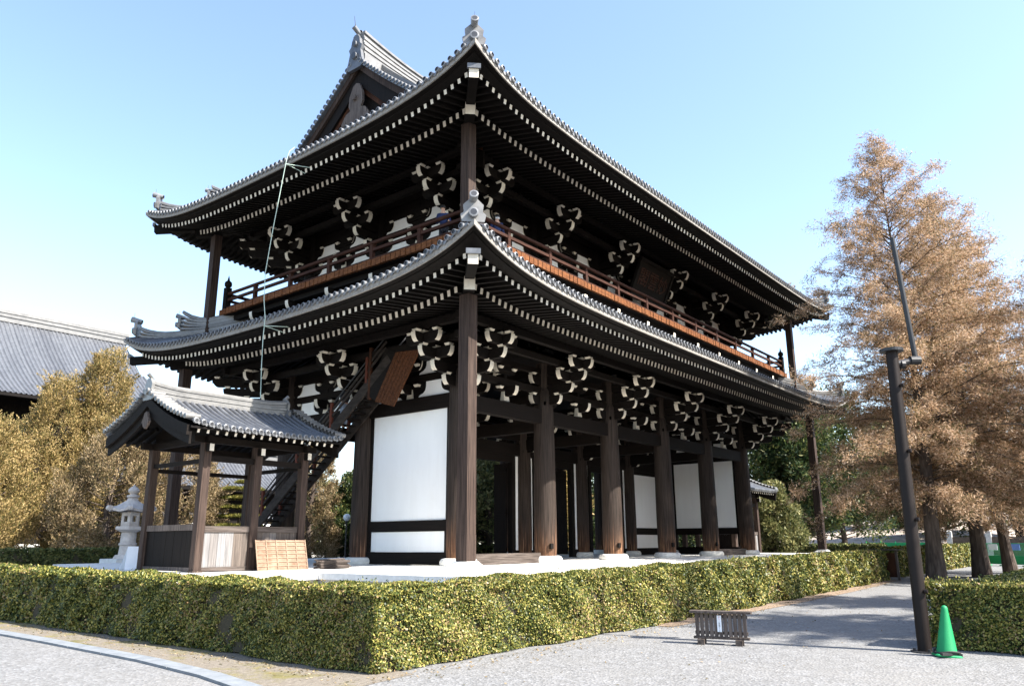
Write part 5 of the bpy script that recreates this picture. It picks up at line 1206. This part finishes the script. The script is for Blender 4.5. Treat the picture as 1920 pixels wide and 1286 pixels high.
def barrier():
    a=Vector((-7.60,-12.42,0)); b=Vector((-7.37,-13.26,0)); d=(b-a).normalized(); n=Vector((d.y,-d.x,0)); L_=(b-a).length
    R=empty('barrier_stand',(a+b)/2,'low weathered wooden slat barrier with a small paper notice standing on the gravel','barrier')
    def bx(s0,s1,o0,o1,z0,z1,mb): A=a+d*s0+n*o0; mb.prism([A+Vector((0,0,z0)),A+d*(s1-s0)+Vector((0,0,z0)),A+d*(s1-s0)+Vector((0,0,z1)),A+Vector((0,0,z1))],n*(o1-o0))
    if n.dot(CAM-a)<0: n=-n
    mb=MB(); bx(-.07,L_+.07,-.13,.09,.50,.535,mb); obj('top_board',mb,'grey_wood_x',R)
    mb=MB(); bx(-.02,L_+.02,-.05,.07,.09,.125,mb); bx(0,L_,-.03,.0,.42,.47,mb); bx(0,L_,-.03,.0,.16,.21,mb); obj('rail',mb,'grey_wood_x',R)
    for k in range(11):
        mb=MB(); s=.015+(L_-.09)*k/10; bx(s,s+.06,.002,.022,.126,.498,mb); obj('slat',mb,'grey_wood',R)
    for s in (.05,L_-.20):
        for o in (-.12,.03): mb=MB(); bx(s,s+.11,o,o+.10,0,.088,mb); obj('foot',mb,'grey_wood_x',R)
    mb=MB(); s=L_*.475; bx(s-.036,s+.036,.0235,.0265,.205,.465,mb); nt_=obj('notice',mb,'paper',R)
    for txt,z,m in (('立入','',0),) and [('立',.440,'red_ink'),('入',.405,'red_ink'),('ご',.365,'black_ink'),('遠',.332,'black_ink'),('慮',.299,'black_ink'),('下',.266,'black_ink'),('さ',.242,'black_ink'),('い',.220,'black_ink')]:
        cu=bpy.data.curves.new('lettering','FONT'); cu.body=txt; cu.size=.034; cu.align_x='CENTER'; cu.align_y='CENTER'; t=bpy.data.objects.new('tmp',cu); C.objects.link(t); bpy.context.view_layer.update()
        me=bpy.data.meshes.new_from_object(t.evaluated_get(bpy.context.evaluated_depsgraph_get())); bpy.data.objects.remove(t); me.materials.clear(); me.materials.append(M[m]); me.name='lettering'
        rt=Vector((n.y,-n.x,0))*-1; o0=org(nt_)
        if rt.dot(rr)<0: rt=-rt
        for v in me.vertices: x_,y_,_=v.co; v.co=a+d*s+n*.0275+rt*x_+Vector((0,0,z+y_))-o0
        o=bpy.data.objects.new('lettering',me); C.objects.link(o); o.parent=nt_
barrier()
# small wooden gate in the hedge gap
def wgate():
    R=empty('wooden_gate',(17.3,-9.7,0),'small brown boarded gate panel closing the gap between the two hedges','gate')
    mb=MB(); mb.box(17.22,17.28,-9.98,-9.52,.12,1.14); obj('panel',mb,'brown_wood',R); mb=MB(); mb.box(17.19,17.31,-10.07,-9.982,0,1.25); mb.box(17.19,17.31,-9.518,-9.43,0,1.25); obj('post',mb,'grey_wood',R)
    mb=MB(); mb.box(16.9,17.6,-10.2,-8.9,1.251,1.30); obj('top_board',mb,'grey_wood_x',R)
wgate()
# green barriers
def gbar():
    A=Vector((43.6,-8.4,0)); Bv=Vector((39.4,-13.6,0)); d=(Bv-A).normalized(); n=Vector((-d.y,d.x,0)); w_=1.8
    names=['green mesh barrier panel touching the end of the sunlit hedge','green mesh barrier panel with a white notice','green mesh barrier panel with a blue notice','green mesh barrier panel at the right edge of the picture']
    for i in range(4):
        a=A+d*(i*w_); R=empty('mesh_barrier',a+d*.85,names[i],'barrier','green mesh barriers across the path')
        mb=MB(); L=1.7
        def pt(s,z): return a+d*s+Vector((0,0,z))
        for s in (0,L): mb.tube([pt(s,0),pt(s,1.42)],.03,6)
        for z in (.12,.62,1.42): mb.tube([pt(0,z),pt(L,z)],.03,6)
        for k in range(1,24): mb.tube([pt(L*k/24,.62),pt(L*k/24,1.42)],.008,4)
        for k in range(1,11): mb.tube([pt(0,.62+.8*k/11),pt(L,.62+.8*k/11)],.008,4)
        obj('frame',mb,'greenmesh',R); mb=MB(); mb.prism([pt(.02,.14),pt(L-.02,.14),pt(L-.02,.60),pt(.02,.60)],n*.02); obj('lower_panel',mb,'greenmesh',R)
        mb=MB()
        for s in (.2,L-.3): mb.prism([pt(s,0)-n*.25,pt(s+.1,0)-n*.25,pt(s+.1,.06)-n*.25,pt(s,.06)-n*.25],n*.5)
        obj('foot',mb,'greenmesh',R)
        if i in (1,2): mb=MB(); mb.prism([pt(.55,1.0)-n*.06,pt(1.25,1.0)-n*.06,pt(1.25,1.40)-n*.06,pt(.55,1.40)-n*.06],n*.02); obj('notice',mb,'paper' if i==1 else 'bluepaper',R)
gbar()
def grail(a,b,label):
    a=Vector(a); b=Vector(b); d=(b-a).normalized(); R=empty('net_fence',(a+b)/2,label,'fence'); mb=MB(); L=(b-a).length
    for k in range(int(L/1.2)+1): mb.tube([a+d*1.2*k,a+d*1.2*k+Vector((0,0,1.6))],.03,6)
    obj('post',mb,'greenmesh',R); mb=MB(); mb.prism([a+Vector((0,0,.2)),b+Vector((0,0,.2)),b+Vector((0,0,1.5)),a+Vector((0,0,1.5))],Vector((.02,0,0))); obj('net',mb,'greenmesh',R)
grail((46.5,-1.2,0),(45.0,-6.3,0),'low green net fence at the foot of the bare slope')
mb=MB(); mb.box(69,70.0,-9.9,-8.9,0,3.4); mb.box(68.95,70.05,-9.95,-8.85,3.4,3.5); mb.box(68.97,68.999,-9.8,-9.0,2.3,3.3); tag(obj('utility_box',mb,'steel',None,(69.5,-9.4,0)),'grey brown utility cabinet standing on the bare slope','cabinet')
R=empty('notice_board',(38.2,6.9,0),'white notice board standing beside the round shrub','notice board'); mb=MB(); mb.box(38.15,38.2,6.5,7.3,.9,2.3); obj('board',mb,'paper',R); mb=MB(); mb.box(38.2,38.27,6.5,6.57,0,2.35); mb.box(38.2,38.27,7.23,7.3,0,2.35); obj('post',mb,'wood_v',R)
R=empty('stone_fence',(56,-11,0),'low dark stone fence with square stone posts beyond the path','fence')
for k in range(5):
    mb=MB(); y=-5.5-k*2.9; mb.box(55.8,56.2,y-.2,y+.2,0,2.35); mb.frus((56,y),.4,.1,2.351,2.5); obj('post',mb,'stone_d',R)
    if k<4: mb=MB(); mb.box(55.92,56.08,y-2.69,y-.21,.3,1.9); obj('panel',mb,'earth',R)
# ---------------- people ----------------
def person(loc,yaw,label,top,legs,armpose,lean=0,scale=1.0,mask=False):
    R=empty('person',loc,label,'person'); R.rotation_euler=(0,0,yaw); R.scale=(scale,)*3
    def skinm(name,pts,edges,rad,mat,parent,sub=1):
        me=bpy.data.meshes.new(name); me.from_pydata(pts,edges,[]); me.materials.append(M[mat]); o=bpy.data.objects.new(name,me); C.objects.link(o); o.parent=parent
        md=o.modifiers.new('skin','SKIN'); md.use_smooth_shade=True
        for v,r in zip(me.skin_vertices[0].data,rad): v.radius=(r,r)
        me.skin_vertices[0].data[0].use_root=True
        o.modifiers.new('sub','SUBSURF').levels=sub; o.modifiers['sub'].render_levels=sub+1; return o
    f=lean
    ls,le,lh=armpose[0]; rs_,re_,rh=armpose[1]
    body=[(0,0,.95),(0,f*.3,1.2),(0,f*.6,1.40),(0,f*.75,1.50),(0,f*.85,1.60),(0,f*.9+.02,1.68),(.09,0,.88),(.10,.03,.48),(.10,0,.08),(.11,.13,.04),(-.09,0,.88),(-.10,.03,.48),(-.10,0,.08),(-.11,.13,.04),
          (.18,f*.6,1.40),le,lh,(-.18,f*.6,1.40),re_,rh]
    E=[(0,1),(1,2),(2,3),(3,4),(4,5),(0,6),(6,7),(7,8),(8,9),(0,10),(10,11),(11,12),(12,13),(2,14),(14,15),(15,16),(2,17),(17,18),(18,19)]
    rad=[.13,.12,.13,.055,.085,.09,.085,.06,.045,.04,.085,.06,.045,.04,.06,.045,.035,.06,.045,.035]
    b=skinm('body',body,E,rad,'skin',R,1)
    skinm('jacket',[body[i] for i in (0,1,2,14,15,17,18)]+[tuple(Vector(body[15]).lerp(Vector(body[16]),.85)),tuple(Vector(body[18]).lerp(Vector(body[19]),.85)),(0,f*.72,1.48)],[(0,1),(1,2),(2,3),(3,4),(2,5),(5,6),(4,7),(6,8),(2,9)],[.165,.155,.165,.085,.065,.085,.065,.055,.055,.08],top,R)
    skinm('trousers',[body[i] for i in (0,6,7,8,10,11,12)],[(0,1),(1,2),(2,3),(0,4),(4,5),(5,6)],[.15,.105,.08,.065,.105,.08,.065],legs,R)
    mb=MB(); c=Vector((0,f*.9-.015,1.66)); vs=[]
    for j in range(7):
        ph=math.pi*.62*j/6
        for i in range(16): t=2*math.pi*i/16; vs.append(c+Vector((.108*math.sin(ph)*math.cos(t),.125*math.sin(ph)*math.sin(t)-.012*j*(1 if math.sin(t)<0 else -.6),.118*math.cos(ph)+.02)))
    mb.add(vs,[(j*16+i,j*16+(i+1)%16,(j+1)*16+(i+1)%16,(j+1)*16+i) for j in range(6) for i in range(16)])
    me=bpy.data.meshes.new('hair'); me.from_pydata([tuple(v) for v in mb.v],[],mb.f); me.materials.append(M['hair']); o=bpy.data.objects.new('hair',me); C.objects.link(o); o.parent=R
    mb=MB(); hy=f*.9+.10
    for sx in (-1,1): mb.lathe((sx*.035,hy,1.672),[(.001,-.012),(.012,0),(.001,.012)],8)
    me=bpy.data.meshes.new('eyes'); me.from_pydata([tuple(v) for v in mb.v],[],mb.f); me.materials.append(M['hair']); o=bpy.data.objects.new('eyes',me); C.objects.link(o); o.parent=R
    if mask:
        mb=MB(); vs=[]
        for j in range(5):
            for i in range(9): t=math.pi*(.18+.64*i/8); z=1.575+.022*j; r=.108-.012*abs(j-2); vs.append((r*math.cos(t),f*.9+.005+r*1.05*math.sin(t),z))
        mb.add(vs,[(j*9+i,j*9+i+1,(j+1)*9+i+1,(j+1)*9+i) for j in range(4) for i in range(8)])
        me=bpy.data.meshes.new('face_mask'); me.from_pydata([tuple(v) for v in mb.v],[],mb.f); me.materials.append(M['paper']); o=bpy.data.objects.new('face_mask',me); C.objects.link(o); o.parent=R
    return R
person((-.96,5.35,sz(5.35)+.25),math.pi,'person in black jacket and pale jeans climbing the covered staircase','black_cloth','jeans',[(0,(.26,.12,1.12),(.30,.42,1.20)),(0,(-.26,.12,1.12),(-.28,.40,1.18))] and [((0,0,0),(.26,.12,1.12),(.32,.42,1.22)),((0,0,0),(-.26,.12,1.12),(-.30,.40,1.20))],.22)
person((.45,-1.35,11.93),2.6,'person in navy coat with a white face mask behind the front balcony rail','navy','black_cloth',[((0,0,0),(.24,-.02,1.12),(.24,.16,.95)),((0,0,0),(-.24,-.02,1.12),(-.24,.16,.95))],.02,1.0,True)
person((-1.35,-.3,11.93),2.2,'person in navy coat leaning behind the left balcony rail near the corner','navy','black_cloth',[((0,0,0),(.25,.10,1.10),(.22,.36,1.12)),((0,0,0),(-.25,.10,1.10),(-.22,.36,1.12))],.30,.97)
